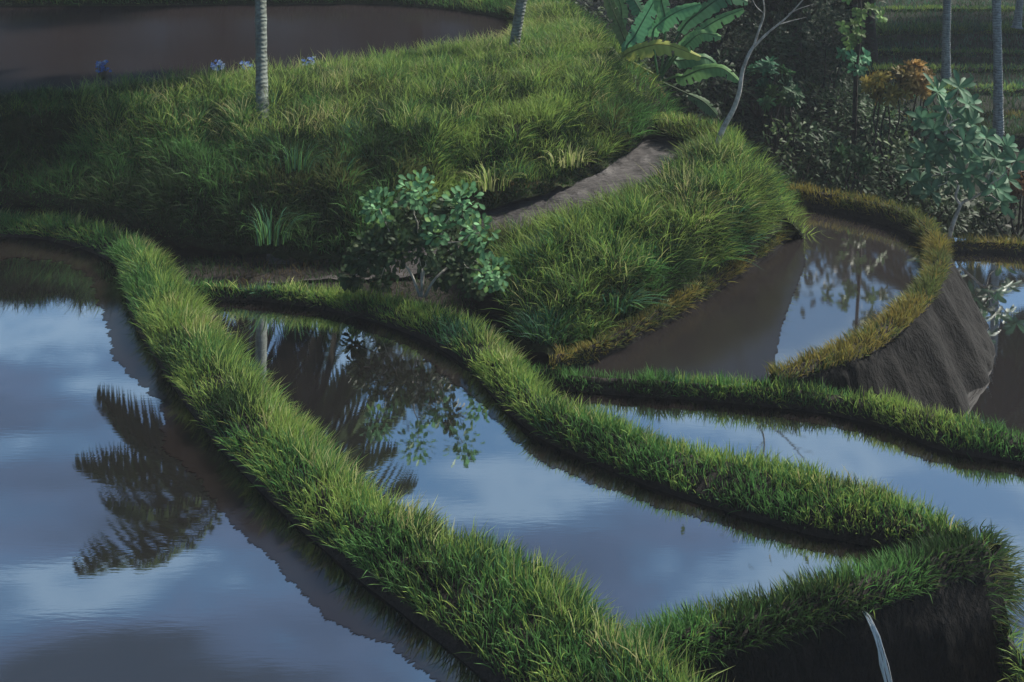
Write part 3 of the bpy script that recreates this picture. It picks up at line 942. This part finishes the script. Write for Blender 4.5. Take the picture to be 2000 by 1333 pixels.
palm([at(1986, 55, 47), at(1990, 20, 47), at(1995, -30, 47), at(2015, -250, 47), at(2050, -500, 47)], .15, .12, 3.2, 18, 'small leaning far palm at the upper right corner', 8, 3, M_PALEPALM)


# ------------------------------------------------------------------ leaves and shrubs
def leaf(mb, p, d, n, L, w, col, fold=.25, curl=.3):
    """obovate leaf: base p, direction d, up normal n"""
    d = d / (np.linalg.norm(d) + 1e-9)
    s = np.cross(d, n)
    s /= np.linalg.norm(s) + 1e-9
    n = np.cross(s, d)
    prof = [(0, .06), (.3, .55), (.62, 1.0), (.86, .72), (1.0, .0)]
    V, c = [], np.array(col)
    for t, ww in prof:
        q = p + d * L * t - n * (curl * L * t * t)
        if ww > 0:
            V += [q - s * w * ww * .5 + n * fold * w * ww * .5, q, q + s * w * ww * .5 + n * fold * w * ww * .5]
        else:
            V += [q]
    fs = []
    for k in range(3):
        a = 3 * k
        fs += [(a, a + 1, a + 4, a + 3), (a + 1, a + 2, a + 5, a + 4)]
    fs += [(9, 10, 12), (10, 11, 12)]
    cc = np.tile(c, (len(V), 1))
    cc[1:12:3] = np.minimum(c * 1.45 + .01, 1)        # pale midrib
    mb.add(V, fs, cc)


def rosette(mb, c, ax, n, L, w, col, jit=.25, tiers=2, curl=.35):
    ax = np.array(ax, float)
    ax /= np.linalg.norm(ax)
    a = np.cross(ax, (0.3, .2, .9) if abs(ax[2]) < .8 else (1, 0, 0))
    a /= np.linalg.norm(a)
    b = np.cross(ax, a)
    for q in range(tiers):
        el = .25 + .55 * q
        m = n if q == 0 else max(n - 3, 3)
        for k in range(m):
            w_ = 2 * math.pi * (k + .5 * q) / m + random.uniform(-.25, .25)
            d = (a * math.cos(w_) + b * math.sin(w_)) * math.cos(el) + ax * math.sin(el)
            d = d + np.array([random.gauss(0, jit) for _ in range(3)]) * .5
            leaf(mb, c + ax * .02 * q, d, ax, L * random.uniform(.65, 1.2) * (1 - .2 * q), w * random.uniform(.85, 1.1), np.array(col) * random.uniform(.75, 1.3), .2, curl)


def stem(mb, a, b, r0, r1, wob=.05, n=8, col=(1, 1, 1), k=7):
    a, b = np.array(a), np.array(b)
    L = np.linalg.norm(b - a)
    P = np.array([a + (b - a) * t + np.array([random.gauss(0, 1), random.gauss(0, 1), random.gauss(0, .4)]) * wob * L * math.sin(math.pi * t) for t in np.linspace(0, 1, 5)])
    mb.tube(cr(P, n * 2), np.linspace(r0, r1, n * 2), k, col)


# -- shrub on the middle bund: three stems, leaf clusters like little towers
random.seed(21)
D0 = 16.75
sb = at(822, 578, D0)
sh = empty('shrub', sb)
tag(sh, 'round leaved green shrub with pale stems standing on the middle bund', 'shrub')
ms = MB()
mid = {}
for (x0, y0, x1, y1, x2, y2) in [(824, 580, 823, 530, 815, 460), (820, 580, 800, 530, 768, 495), (830, 580, 850, 545, 890, 510), (822, 580, 830, 520, 850, 480)]:
    a, b, c = at(x0, y0, D0) - sb, at(x1, y1, D0 + random.uniform(-.1, .1)) - sb, at(x2, y2, D0 + random.uniform(-.3, .3)) - sb
    ms.tube(cr([a, b, c], 14), np.linspace(.022, .012, 14), 7)
    mid[(x2, y2)] = c
CL = [(740, 405, 34, 1), (815, 372, 40, 1), (905, 398, 40, 1), (852, 450, 30, 1), (935, 455, 36, 1), (962, 532, 38, 1), (770, 450, 42, .5), (820, 430, 42, .6), (870, 430, 44, .6),
      (700, 505, 30, .6), (735, 490, 48, .4), (780, 485, 44, .4), (830, 490, 46, .4), (885, 480, 48, .45), (910, 520, 44, .4), (860, 530, 36, .35), (745, 540, 30, .35), (930, 500, 34, .5), (690, 540, 26, .35), (930, 555, 28, .4), (795, 405, 26, .6), (880, 405, 28, .7)]
ml = MB()
for (x, y, s, br) in CL:
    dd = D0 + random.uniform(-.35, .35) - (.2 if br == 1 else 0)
    c = at(x, y, dd) - sb
    src = min(mid.values(), key=lambda q: np.linalg.norm(q - c))
    stem(ms, src, c, .010, .005, .06, 6, k=5)
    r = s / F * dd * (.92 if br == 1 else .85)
    base = np.array((.12, .26, .12)) if br == 1 else np.array((.028, .056, .024))  # chosen clusters coloured as lit leaves, the rest as shaded ones
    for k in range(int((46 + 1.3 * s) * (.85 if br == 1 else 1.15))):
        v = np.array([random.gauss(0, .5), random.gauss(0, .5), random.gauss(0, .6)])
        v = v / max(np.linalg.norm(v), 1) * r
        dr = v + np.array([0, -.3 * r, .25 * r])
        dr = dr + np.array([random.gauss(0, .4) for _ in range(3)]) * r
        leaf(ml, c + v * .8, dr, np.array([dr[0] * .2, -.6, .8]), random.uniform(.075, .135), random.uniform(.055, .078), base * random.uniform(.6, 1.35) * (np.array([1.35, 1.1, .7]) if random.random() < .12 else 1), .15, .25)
ms.build('stems', M_BARK, sh)
ml.build('foliage', M_LEAF, sh)

# -- broad leaved shrub on the far shore of the low pond
random.seed(5)
D1 = 22.3
sb = at(1852, 470, D1)
sh = empty('shrub', sb)
tag(sh, 'tall shrub with broad blue green leaf rosettes at the right', 'shrub')
ms, ml = MB(), MB()
fork = at(1876, 400, D1) - sb
ms.tube(cr([np.zeros(3), at(1862, 435, D1) - sb, fork], 12), np.linspace(.045, .03, 12), 8)
hub1, hub2, hub3 = at(1860, 330, D1) - sb, at(1925, 375, D1 - .2) - sb, at(1850, 250, D1 + .1) - sb
for q in (hub1, hub2):
    stem(ms, fork, q, .028, .018, .05)
stem(ms, hub1, hub3, .018, .012, .05)
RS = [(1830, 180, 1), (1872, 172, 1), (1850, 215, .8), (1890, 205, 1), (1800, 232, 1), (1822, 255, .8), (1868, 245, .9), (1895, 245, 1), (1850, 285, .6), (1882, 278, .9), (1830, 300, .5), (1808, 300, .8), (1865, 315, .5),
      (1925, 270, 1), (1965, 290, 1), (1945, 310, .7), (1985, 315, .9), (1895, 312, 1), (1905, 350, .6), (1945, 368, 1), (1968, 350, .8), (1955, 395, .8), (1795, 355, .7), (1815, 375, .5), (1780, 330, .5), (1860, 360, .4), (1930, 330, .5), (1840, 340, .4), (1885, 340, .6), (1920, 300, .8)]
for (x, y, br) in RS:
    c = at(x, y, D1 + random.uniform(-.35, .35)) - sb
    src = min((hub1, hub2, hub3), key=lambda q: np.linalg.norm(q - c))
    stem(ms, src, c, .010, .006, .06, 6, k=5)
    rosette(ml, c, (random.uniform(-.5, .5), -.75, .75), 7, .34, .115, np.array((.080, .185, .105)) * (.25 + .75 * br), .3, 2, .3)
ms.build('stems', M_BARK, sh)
ml.build('foliage', M_LEAF, sh)


def bush(px, py, d, rx, rz, n, col, L, wd, label, name='shrub', group=None, hstem=None, spiky=False, holes=.5, cat='shrub', twig=True):
    """leafy bush: centre of the crown at pixel/distance, radii in m; clumps of leaves on twigs"""
    c = at(px, py, d)
    h = hstem if hstem else rz * 1.3
    base = c - np.array([0, 0, h])
    root = empty(name, base)
    tag(root, label, cat, group)
    ms, ml = MB(), MB()
    cc = c - base
    for k in range(5):
        a = random.uniform(0, 6.28)
        stem(ms, (0, 0, 0), cc + np.array([math.cos(a) * rx * .4, math.sin(a) * rx * .4, random.uniform(-.2, .4) * rz]), .03 + .012 * rx, .01, .08)
    m = max(int(n / 24), 6)
    for k in range(m):
        v = np.array([random.gauss(0, 1) for _ in range(3)])
        v /= np.linalg.norm(v)
        rr = random.uniform(.45, 1.0)
        q = cc + v * np.array([rx, rx * .8, rz]) * rr
        cl = np.array(col) * random.uniform(.55, 1.5)
        if random.random() < .15:
            cl = cl * np.array([1.3, 1.15, .8])
        if spiky:
            for _ in range(3):
                rosette(ml, q + np.array([random.gauss(0, .12) for _ in range(3)]) * rx, v + np.array([0, -.3, .6]), 9, L, wd, cl, .4, 2, .25)
        else:
            for _ in range(24):
                o = np.array([random.gauss(0, .16) for _ in range(3)]) * np.array([rx, rx, rz])
                dr = o + v * .3 * rx + np.array([random.gauss(0, .4) for _ in range(3)]) * rx * .5
                leaf(ml, q + o, dr, np.array([random.gauss(0, .4), random.gauss(-.2, .4), 1]), L * random.uniform(.7, 1.2), wd * random.uniform(.8, 1.1), cl * random.uniform(.75, 1.25), .2, .35)
    ms.build('stems', M_DARKBARK, root)
    ml.build('foliage', M_LEAF, root)
    return root


random.seed(31)
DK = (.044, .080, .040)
bush(1788, 152, 25.4, .40, .32, 330, (.22, .145, .05), .2, .06, 'rusty orange shrub of starry leaves, right of the two', spiky=True, hstem=2.6)
bush(1735, 165, 25.2, .44, .42, 360, (.20, .165, .045), .2, .06, 'olive yellow shrub of starry leaves left of the rusty one', spiky=True, hstem=2.6)
bush(1500, 160, 26, .45, .4, 260, (.04, .12, .065), .2, .06, 'dark teal shrub to the right of the bare thin tree', spiky=True, hstem=2.2)
bush(1530, 195, 25.5, .35, .35, 200, (.04, .10, .045), .18, .06, 'small dark green shrub below the teal one', spiky=True, hstem=2)
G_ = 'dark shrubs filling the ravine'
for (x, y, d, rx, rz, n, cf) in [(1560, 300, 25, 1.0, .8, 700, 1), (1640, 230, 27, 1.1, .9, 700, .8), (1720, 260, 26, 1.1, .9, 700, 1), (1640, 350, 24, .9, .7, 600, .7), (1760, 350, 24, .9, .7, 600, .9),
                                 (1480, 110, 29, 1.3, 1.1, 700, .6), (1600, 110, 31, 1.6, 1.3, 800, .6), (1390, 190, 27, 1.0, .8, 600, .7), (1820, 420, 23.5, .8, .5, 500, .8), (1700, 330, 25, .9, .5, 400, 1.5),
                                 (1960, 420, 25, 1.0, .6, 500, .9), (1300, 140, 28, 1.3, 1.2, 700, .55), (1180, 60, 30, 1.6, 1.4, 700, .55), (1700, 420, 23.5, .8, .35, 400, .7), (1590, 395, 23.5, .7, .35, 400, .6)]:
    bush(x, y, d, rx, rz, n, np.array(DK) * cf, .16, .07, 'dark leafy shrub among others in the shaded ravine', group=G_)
bush(1670, 305, 23.6, .3, .25, 150, (.025, .06, .026), .2, .06, 'small green starry plant in the dark ravine, left of the broad leaved shrub', spiky=True, hstem=1.5)
bush(1985, 360, 24, .35, .3, 160, (.09, .045, .02), .18, .06, 'reddish brown shrub at the right edge', spiky=True, hstem=1.6)

# -- background trees: trunk, limbs, crown of leaves
def tree(x, d, zb, h, rx, rz, n, col, label, L=.3, group='trees beyond the ravine and the upper paddy', name='jungle_tree'):
    root = empty(name, (x, d, zb))
    tag(root, label, 'tree', group)
    ms, ml = MB(), MB()
    ms.tube(cr([(0, 0, -.4), (random.uniform(-.2, .2), 0, h * .4), (random.uniform(-.3, .3), 0, h * .85)], 16), np.linspace(.03 * h, .010 * h, 16), 9)
    hubs = []
    for k in range(9):
        a = random.uniform(0, 6.28)
        q = np.array([math.cos(a) * rx * .6, math.sin(a) * rx * .6, h + random.uniform(-.5, .5) * rz])
        stem(ms, (0, 0, h * random.uniform(.4, .75)), q, .010 * h, .02, .06)
    m = int(n / 30)
    for k in range(m):
        v = np.array([random.gauss(0, 1) for _ in range(3)])
        v /= np.linalg.norm(v)
        q = np.array([0, 0, h]) + v * np.array([rx, rx, rz]) * random.uniform(.35, 1.0)
        cl = np.array(col) * random.uniform(.6, 1.4)
        for _ in range(30):
            o = np.array([random.gauss(0, .15) for _ in range(3)]) * np.array([rx, rx, rz])
            dr = np.array([random.gauss(0, 1), random.gauss(0, 1), random.gauss(-.2, .6)])
            leaf(ml, q + o, dr, np.array([random.gauss(0, .4), random.gauss(-.1, .4), 1]), L * random.uniform(.7, 1.2), L * .45, cl * random.uniform(.75, 1.25), .2, .3)
    ms.build('trunk', M_DARKBARK, root)
    ml.build('crown', M_LEAF, root)


random.seed(41)
tree(3.6, 34, -2.4, 5.4, 2.2, 1.6, 2600, (.02, .038, .015), 'dense dark tree standing behind the banana plant', .3)
tree(-3.0, 36.5, 1.2, 8.6, 1.8, 1.7, 1500, (.03, .05, .018), 'small round tree beyond the far bund of the brown paddy', .26)
tree(9.2, 40, -2.4, 7.4, 2.5, 3.3, 7500, (.02, .036, .016), 'broad dark tree at the left end of the far terraces', .40)
tree(12.6, 43, -2.2, 8.4, 2.8, 3.4, 7500, (.02, .036, .016), 'dark tree standing on the far terraces beside the climber hung tree', .40)
tree(18.5, 38.5, -2.4, 12.2, 3.8, 2.8, 4500, (.02, .036, .016), 'unseen tall tree added outside the right edge to shade the ravine', .45)  # out of view, added to throw shade on the ravine
tree(29, 54, -2.0, 13, 4.6, 3.0, 4500, (.02, .036, .016), 'tallest unseen tree added far beyond the right edge for its shade', .5)  # also out of view, added to shade the far terraces
tree(12.5, 58, -1.5, 8.0, 4.0, 3.2, 2600, (.022, .038, .018), 'broad tree behind the far terraces', .4)
tree(20, 60, -1.5, 8.5, 4.0, 3.2, 2600, (.022, .038, .018), 'dark tree at the far right behind the terraces', .4)
tree(28, 55, -1.5, 8.0, 4.0, 3.2, 2200, (.022, .038, .018), 'outermost tree right of the far terraces', .4)
tree(7.6, 36, -2.4, 5.4, 2.2, 3.0, 6000, (.026, .046, .022), 'dense tree deep in the ravine, left of the climber hung tree', .32)
tree(10.8, 38.5, -2.4, 6.0, 1.7, 3.0, 4500, (.026, .046, .022), 'dense slim tree at the edge of the far terraces', .34)
tree(5.8, 35, -2.4, 4.2, 1.8, 1.8, 1600, (.018, .032, .014), 'low dark tree right of the banana plant', .28)

for k, (x, d) in enumerate([(-24, 44), (-17, 47), (-10.5, 45), (-5.5, 49), (0.5, 47)]):
    tree(x, d, 1.0, 4.3 + .4 * (k % 3), 3.2, 2.3, 2000, (.028, .048, .02), ['low broad tree far left beyond the brown paddy', 'second low tree from the left beyond the brown paddy', 'middle one of the five low trees beyond the brown paddy', 'fourth low tree from the left beyond the brown paddy', 'low tree behind the right corner of the brown paddy'][k], .4)

# -- undergrowth on the ravine floor: nobody could count it
def undergrowth():
    n = 80000
    X_ = RNG.uniform(1.5, 14, n)
    Y_ = RNG.uniform(22.5, 54, n)
    k_ = (X_ < np.where(Y_ < 34, 9.5 + (Y_ - 22) * .12, .286 * Y_)) & (X_ > 2.2 + (Y_ - 24) * .12)
    X_, Y_ = X_[k_], Y_[k_]
    xl, yl = RNG.uniform(-34, 3, 22000), RNG.uniform(35.5, 52, 22000)
    X_, Y_ = np.concatenate([X_, xl]), np.concatenate([Y_, yl])
    n = len(X_)
    gz = np.where((X_ < 3) & (Y_ > 35), -2.5 + 3.6 * np.clip((3 - X_) / 3, 0, 1) + .2, -2.4)
    P_ = np.stack([X_, Y_, X_ * 0], 1)
    hh = vnoise(P_, .55, 12) * 1.5 + vnoise(P_, 1.6, 13) * .7
    Z_ = gz + hh * np.where(gz > -2, .55, 1) * RNG.random(n) ** .5 * np.clip((Y_ - 21.5) / 2.5, .2, 1)
    dr = RNG.normal(0, 1, (n, 3)) * [1, 1, .5]
    dr /= np.linalg.norm(dr, axis=1)[:, None]
    up_ = RNG.normal(0, .45, (n, 3)) + [0, -.25, 1]
    sd_ = np.cross(dr, up_)
    sd_ /= np.linalg.norm(sd_, axis=1)[:, None]
    L_ = RNG.uniform(.12, .26, n)[:, None]
    p0 = np.stack([X_, Y_, Z_], 1)
    V = np.stack([p0, p0 + dr * L_ * .5 + sd_ * L_ * .2, p0 + dr * L_ - [0, 0, .03], p0 + dr * L_ * .5 - sd_ * L_ * .2], 1).reshape(-1, 3)
    pn = vnoise(P_, .8, 14)[:, None]
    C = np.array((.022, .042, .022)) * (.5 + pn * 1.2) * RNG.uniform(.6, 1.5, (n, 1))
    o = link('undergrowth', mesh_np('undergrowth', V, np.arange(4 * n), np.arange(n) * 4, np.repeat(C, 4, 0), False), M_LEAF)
    tag(o, 'dark leafy undergrowth covering the ravine and the slope beyond the paddies', 'undergrowth', None, 'stuff')


undergrowth()

# -- foliage climbing down at the top of the picture, right of the thin tree
random.seed(51)
c0 = at(1672, 140, 25.5)
base = c0 - np.array([0, 0, 2.2])
root = empty('climber_tree', base)
tag(root, 'slim tree hung with bright green climbing leaves at the top of the picture', 'tree')
ms, ml = MB(), MB()
pts = [at(1668, 300, 25.6) - base, at(1672, 140, 25.5) - base, at(1680, 40, 25.5) - base, at(1672, -120, 25.5) - base, at(1680, -260, 25.5) - base]
ms.tube(cr([np.zeros(3)] + pts, 24), np.linspace(.06, .025, 24), 8)
for k in range(62):
    t = random.uniform(0, 1)
    y = -240 + 380 * t
    x = 1675 + random.gauss(0, 20 + 10 * (1 - t))
    if y > 105: x = 1680 + random.gauss(0, 12)
    q = at(x, y, 25.5 + random.uniform(-.35, .2)) - base
    cl = np.array((.11, .19, .055)) * random.uniform(.55, 1.5)
    if y > 90: cl = np.array((.09, .24, .12)) * random.uniform(.7, 1.3)
    rosette(ml, q, (random.uniform(-.5, .5), -.7, .5), 7, .17, .085, cl, .4, 2, .3)
ms.build('trunk', M_DARKBARK, root)
ml.build('crown', M_LEAF, root)

# -- thin bare tree leaning on the rim
random.seed(61)
DT = 20.25
tb = at(1396, 296, DT)
root = empty('bare_tree', tb)
tag(root, 'thin crooked bare tree with pale bark leaning out from the rim', 'tree')
ms = MB()
tr = [at(x, y, DT + k * .03) - tb for k, (x, y) in enumerate([(1392, 305), (1400, 285), (1412, 252), (1432, 215), (1444, 180), (1450, 140), (1462, 108), (1474, 88)])]
ms.tube(cr(tr, 40), np.linspace(.052, .024, 40), 8)
ms.build('trunk', M_BARK, root)
lf = MB()
for br in ([(1472, 92), (1482, 60), (1492, 30), (1491, 0), (1480, -90), (1500, -200)], [(1472, 92), (1498, 66), (1530, 40), (1552, 18), (1600, -40), (1660, -140)],
           [(1522, 48), (1550, 40), (1575, 34)], [(1490, 25), (1475, 10), (1462, -20)], [(1540, 28), (1560, 18), (1590, 8)], [(1491, 0), (1515, -10), (1540, -50)]):
    m = MB()
    P = [at(x, y, DT + .25 + random.uniform(-.1, .1) * (k > 0)) - tb for k, (x, y) in enumerate(br)]
    m.tube(cr(P, 24), np.linspace(.022 if len(br) > 4 else .009, .004, 24), 6)
    m.build('branch', M_BARK, root)
for k in range(70):
    q = at(random.gauss(1560, 70), random.uniform(-260, -60), DT + .25 + random.uniform(-.4, .4)) - tb
    leaf(lf, q, np.array([random.gauss(0, 1), random.gauss(0, 1), -.3]), np.array([0, -.2, 1]), .16, .07, np.array((.05, .09, .03)) * random.uniform(.7, 1.3))
lf.build('foliage', M_LEAF, root)

# -- banana plant
random.seed(71)
DB = 25.0
bb = at(1292, 330, DB)
root = empty('banana_plant', bb)
tag(root, 'banana plant with broad arching leaves behind the grassy bank', 'banana plant')
st_ = MB()
crown_pts = [at(1285, 150, DB) - bb, at(1240, 150, DB + .4) - bb, at(1350, 170, DB + .3) - bb]
st_.tube(cr([np.zeros(3), at(1290, 240, DB) - bb, crown_pts[0]], 12), np.linspace(.13, .07, 12), 10)
st_.build('stem', M_STEM, root)
st_ = MB()
st_.tube(cr([at(1240, 330, DB + .4) - bb, at(1238, 240, DB + .4) - bb, crown_pts[1]], 12), np.linspace(.11, .06, 12), 10)
st_.build('stem', M_STEM, root)
BL = [  # midrib pixels, distance offset at tip, half width m, colour
    ([(1285, 150), (1240, 125), (1218, 112), (1250, 95), (1300, 88), (1368, 112)], -.3, .19, (.15, .165, .04), 0, 2),
    ([(1270, 150), (1225, 100), (1240, 70), (1262, 30), (1290, -20)], .1, .19, (.045, .125, .062), 0, 1),
    ([(1285, 150), (1275, 70), (1290, 45), (1325, 22), (1368, 8)], .0, .19, (.055, .145, .062), 0, 1),
    ([(1290, 150), (1330, 90), (1360, 66), (1400, 40), (1452, 18)], -.2, .16, (.06, .13, .05), 0, 1),
    ([(1290, 150), (1330, 100), (1344, 84), (1370, 66), (1408, 72)], -.4, .16, (.07, .14, .055), 0, 1),
    ([(1290, 160), (1320, 150), (1335, 150), (1370, 136), (1410, 134), (1442, 158)], -.5, .17, (.06, .12, .04), 0, 1),
    ([(1240, 150), (1222, 150), (1250, 152), (1280, 172), (1302, 208)], -.5, .17, (.12, .075, .03), 0, 1),
    ([(1240, 150), (1228, 100), (1205, 40), (1180, -20)], .2, .15, (.045, .065, .025), 0, 1),
    ([(1240, 150), (1215, 60), (1212, 10), (1185, -60)], .4, .15, (.05, .09, .035), 0, 1),
    ([(1290, 150), (1300, 50), (1290, -20), (1310, -90)], .1, .19, (.05, .12, .05), 0, 1),
    ([(1290, 150), (1330, 60), (1372, 20), (1420, -8), (1460, 4)], .3, .18, (.035, .085, .04), 0, 1),
    ([(1240, 150), (1262, 60), (1250, 20), (1225, -20)], .5, .18, (.03, .075, .04), 0, 1),
    ([(1290, 160), (1310, 120), (1330, 118), (1375, 112), (1400, 128)], .3, .15, (.035, .08, .035), 0, 1),
    ([(1240, 150), (1205, 110), (1180, 96), (1160, 110)], .2, .15, (.05, .07, .03), 0, 1),
    ([(1290, 160), (1345, 185), (1375, 200), (1400, 225)], -.1, .14, (.03, .055, .025), 0, 1),
]
for (mid_px, off, hw, col, _, i0) in BL:
    n = len(mid_px)
    P = cr([at(x, y, DB + off * k / (n - 1) + (.0)) - bb for k, (x, y) in enumerate(mid_px)], 60)
    tfrom = i0 / (n - 1)
    m = MB()
    rib = MB()
    m.tube(P, np.linspace(.026, .006, 60), 6, np.array(col) * 1.5)
    i_s = int(tfrom * 59)
    Q = P[i_s:]
    T = np.gradient(Q, axis=0)
    T /= np.linalg.norm(T, axis=1)[:, None]
    k_ = len(Q)
    for s in (-1, 1):
        V = []
        gap = set(random.sample(range(6, k_ - 3), 3))
        for i in range(k_):
            t = i / (k_ - 1)
            w = hw * .95 * math.sin(math.pi * min(.10 + .88 * t, 1)) ** .55 * (1 + .08 * math.sin(i * 1.3) + .05 * random.uniform(-1, 1))
            side = np.cross(T[i], np.array([.05, -.75, .66]))
            side /= np.linalg.norm(side)
            drop = np.array([0, -.02, -1.0]) * w * .35
            a0 = Q[i]
            a1 = a0 + side * s * w * .5 + drop * .25 + T[i] * w * .15
            a2 = a0 + side * s * w + drop + T[i] * w * .30
            V += [a0, a1, a2]
        fs = []
        for i in range(k_ - 1):
            if i in gap:
                fs.append((3 * i, 3 * i + 1, 3 * i + 4, 3 * i + 3))
                continue
            fs += [(3 * i, 3 * i + 1, 3 * i + 4, 3 * i + 3), (3 * i + 1, 3 * i + 2, 3 * i + 5, 3 * i + 4)]
        stripe = np.array([1 + .13 * math.sin(i * 2.1) + .08 * random.uniform(-1, 1) for i in range(k_) for _ in range(3)])[:, None]
        m.add(V, fs, np.array(col) * stripe * 2.8)
    m.build('leaf', M_LEAF, root)

# ------------------------------------------------------------------ blue flower clumps at the upper paddy's shore
random.seed(81)
m_fl = leaf_mat('blue_petals', .5, .3, .3)
for (x, y, s, lab) in [(200, 170, 1.0, 'blue flower clump at the brown paddy edge, leftmost and largest'), (425, 162, .85, 'wide blue flower clump with white centre left of the palm trunk'),
                       (481, 160, .7, 'blue flower clump close beside the left palm trunk'), (602, 150, .7, 'small deep blue flower clump right of the left palm trunk')]:
    b = un(x, y - 13, 1.54)
    root = empty('flower_clump', b)
    tag(root, lab, 'flowers', 'blue flower clumps along the brown paddy')
    mst, mfl = MB(), MB()
    for k in range(int(34 * s)):
        a, r = random.uniform(0, 6.28), random.random() ** .6 * .17 * s
        tip = np.array([math.cos(a) * r, math.sin(a) * r * .6, random.uniform(.14, .36) * s])
        mst.tube([tip * np.array([.5, .5, 0]), tip * np.array([.8, .8, .6]), tip], [.004, .003, .003], 4, (.03, .06, .02))
        c = np.array((.13, .22, .52)) if random.random() < .7 else np.array((.36, .46, .66))
        rosette(mfl, tip, (0, -.6, .8), 6, .035, .026, c, .2, 1, .1)
    mst.build('stalks', M_LEAF, root)
    mfl.build('bloom', m_fl, root)

# ------------------------------------------------------------------ the spill of water
m_sp, t, out = new_mat('falling_water')
p = nn(t, 'ShaderNodeBsdfPrincipled')
p.inputs['Base Color'].default_value = (.88, .89, .90, 1)
p.inputs['Roughness'].default_value = .25
t.links.new(bump(t, noise(t, 1.0, 4, .6, wpos(t, (60, 60, 6))), .6, .02), p.inputs['Normal'])
t.links.new(p.outputs[0], out.inputs[0])
s0 = un(1672, 1190, .12)
root = empty('water_spill', s0)
tag(root, 'thin white stream of water arcing down the dark clay drop', 'waterfall')
mb = MB()
for k in range(11):
    ox = (k - 5) * .0055
    pts = []
    for tt in np.linspace(0, 1, 16):
        f = tt ** .55 if False else tt
        pts.append(np.array([.03 + .33 * f ** .8 + ox * (.5 + 2.0 * f) + random.gauss(0, .004), -.02 - .42 * f ** .6, .03 - 2.1 * f ** 1.7 - .02 * f]))
    mb.tube(pts, np.linspace(.003, .007, 16) * random.uniform(.4, 1.3), 6)
mb.build('stream', m_sp, root)

# ------------------------------------------------------------------ damp evening air
m_hz, t, out = new_mat('haze')
pv = nn(t, 'ShaderNodeVolumePrincipled')
pv.inputs['Color'].default_value = (.86, .92, 1.0, 1)
pv.inputs['Density'].default_value = 0.0012
t.links.new(pv.outputs[0], out.inputs['Volume'])
hb = MB()
x0, x1, y0, y1, z0, z1 = -420, 420, -220, 920, -5.0, 24.0
hb.add([(x0, y0, z0), (x1, y0, z0), (x1, y1, z0), (x0, y1, z0), (x0, y0, z1), (x1, y0, z1), (x1, y1, z1), (x0, y1, z1)],
       [(0, 3, 2, 1), (4, 5, 6, 7), (0, 1, 5, 4), (1, 2, 6, 5), (2, 3, 7, 6), (3, 0, 4, 7)])
tag(hb.build('haze', m_hz), 'thin damp air lying over the terraces', 'haze', None, 'stuff')
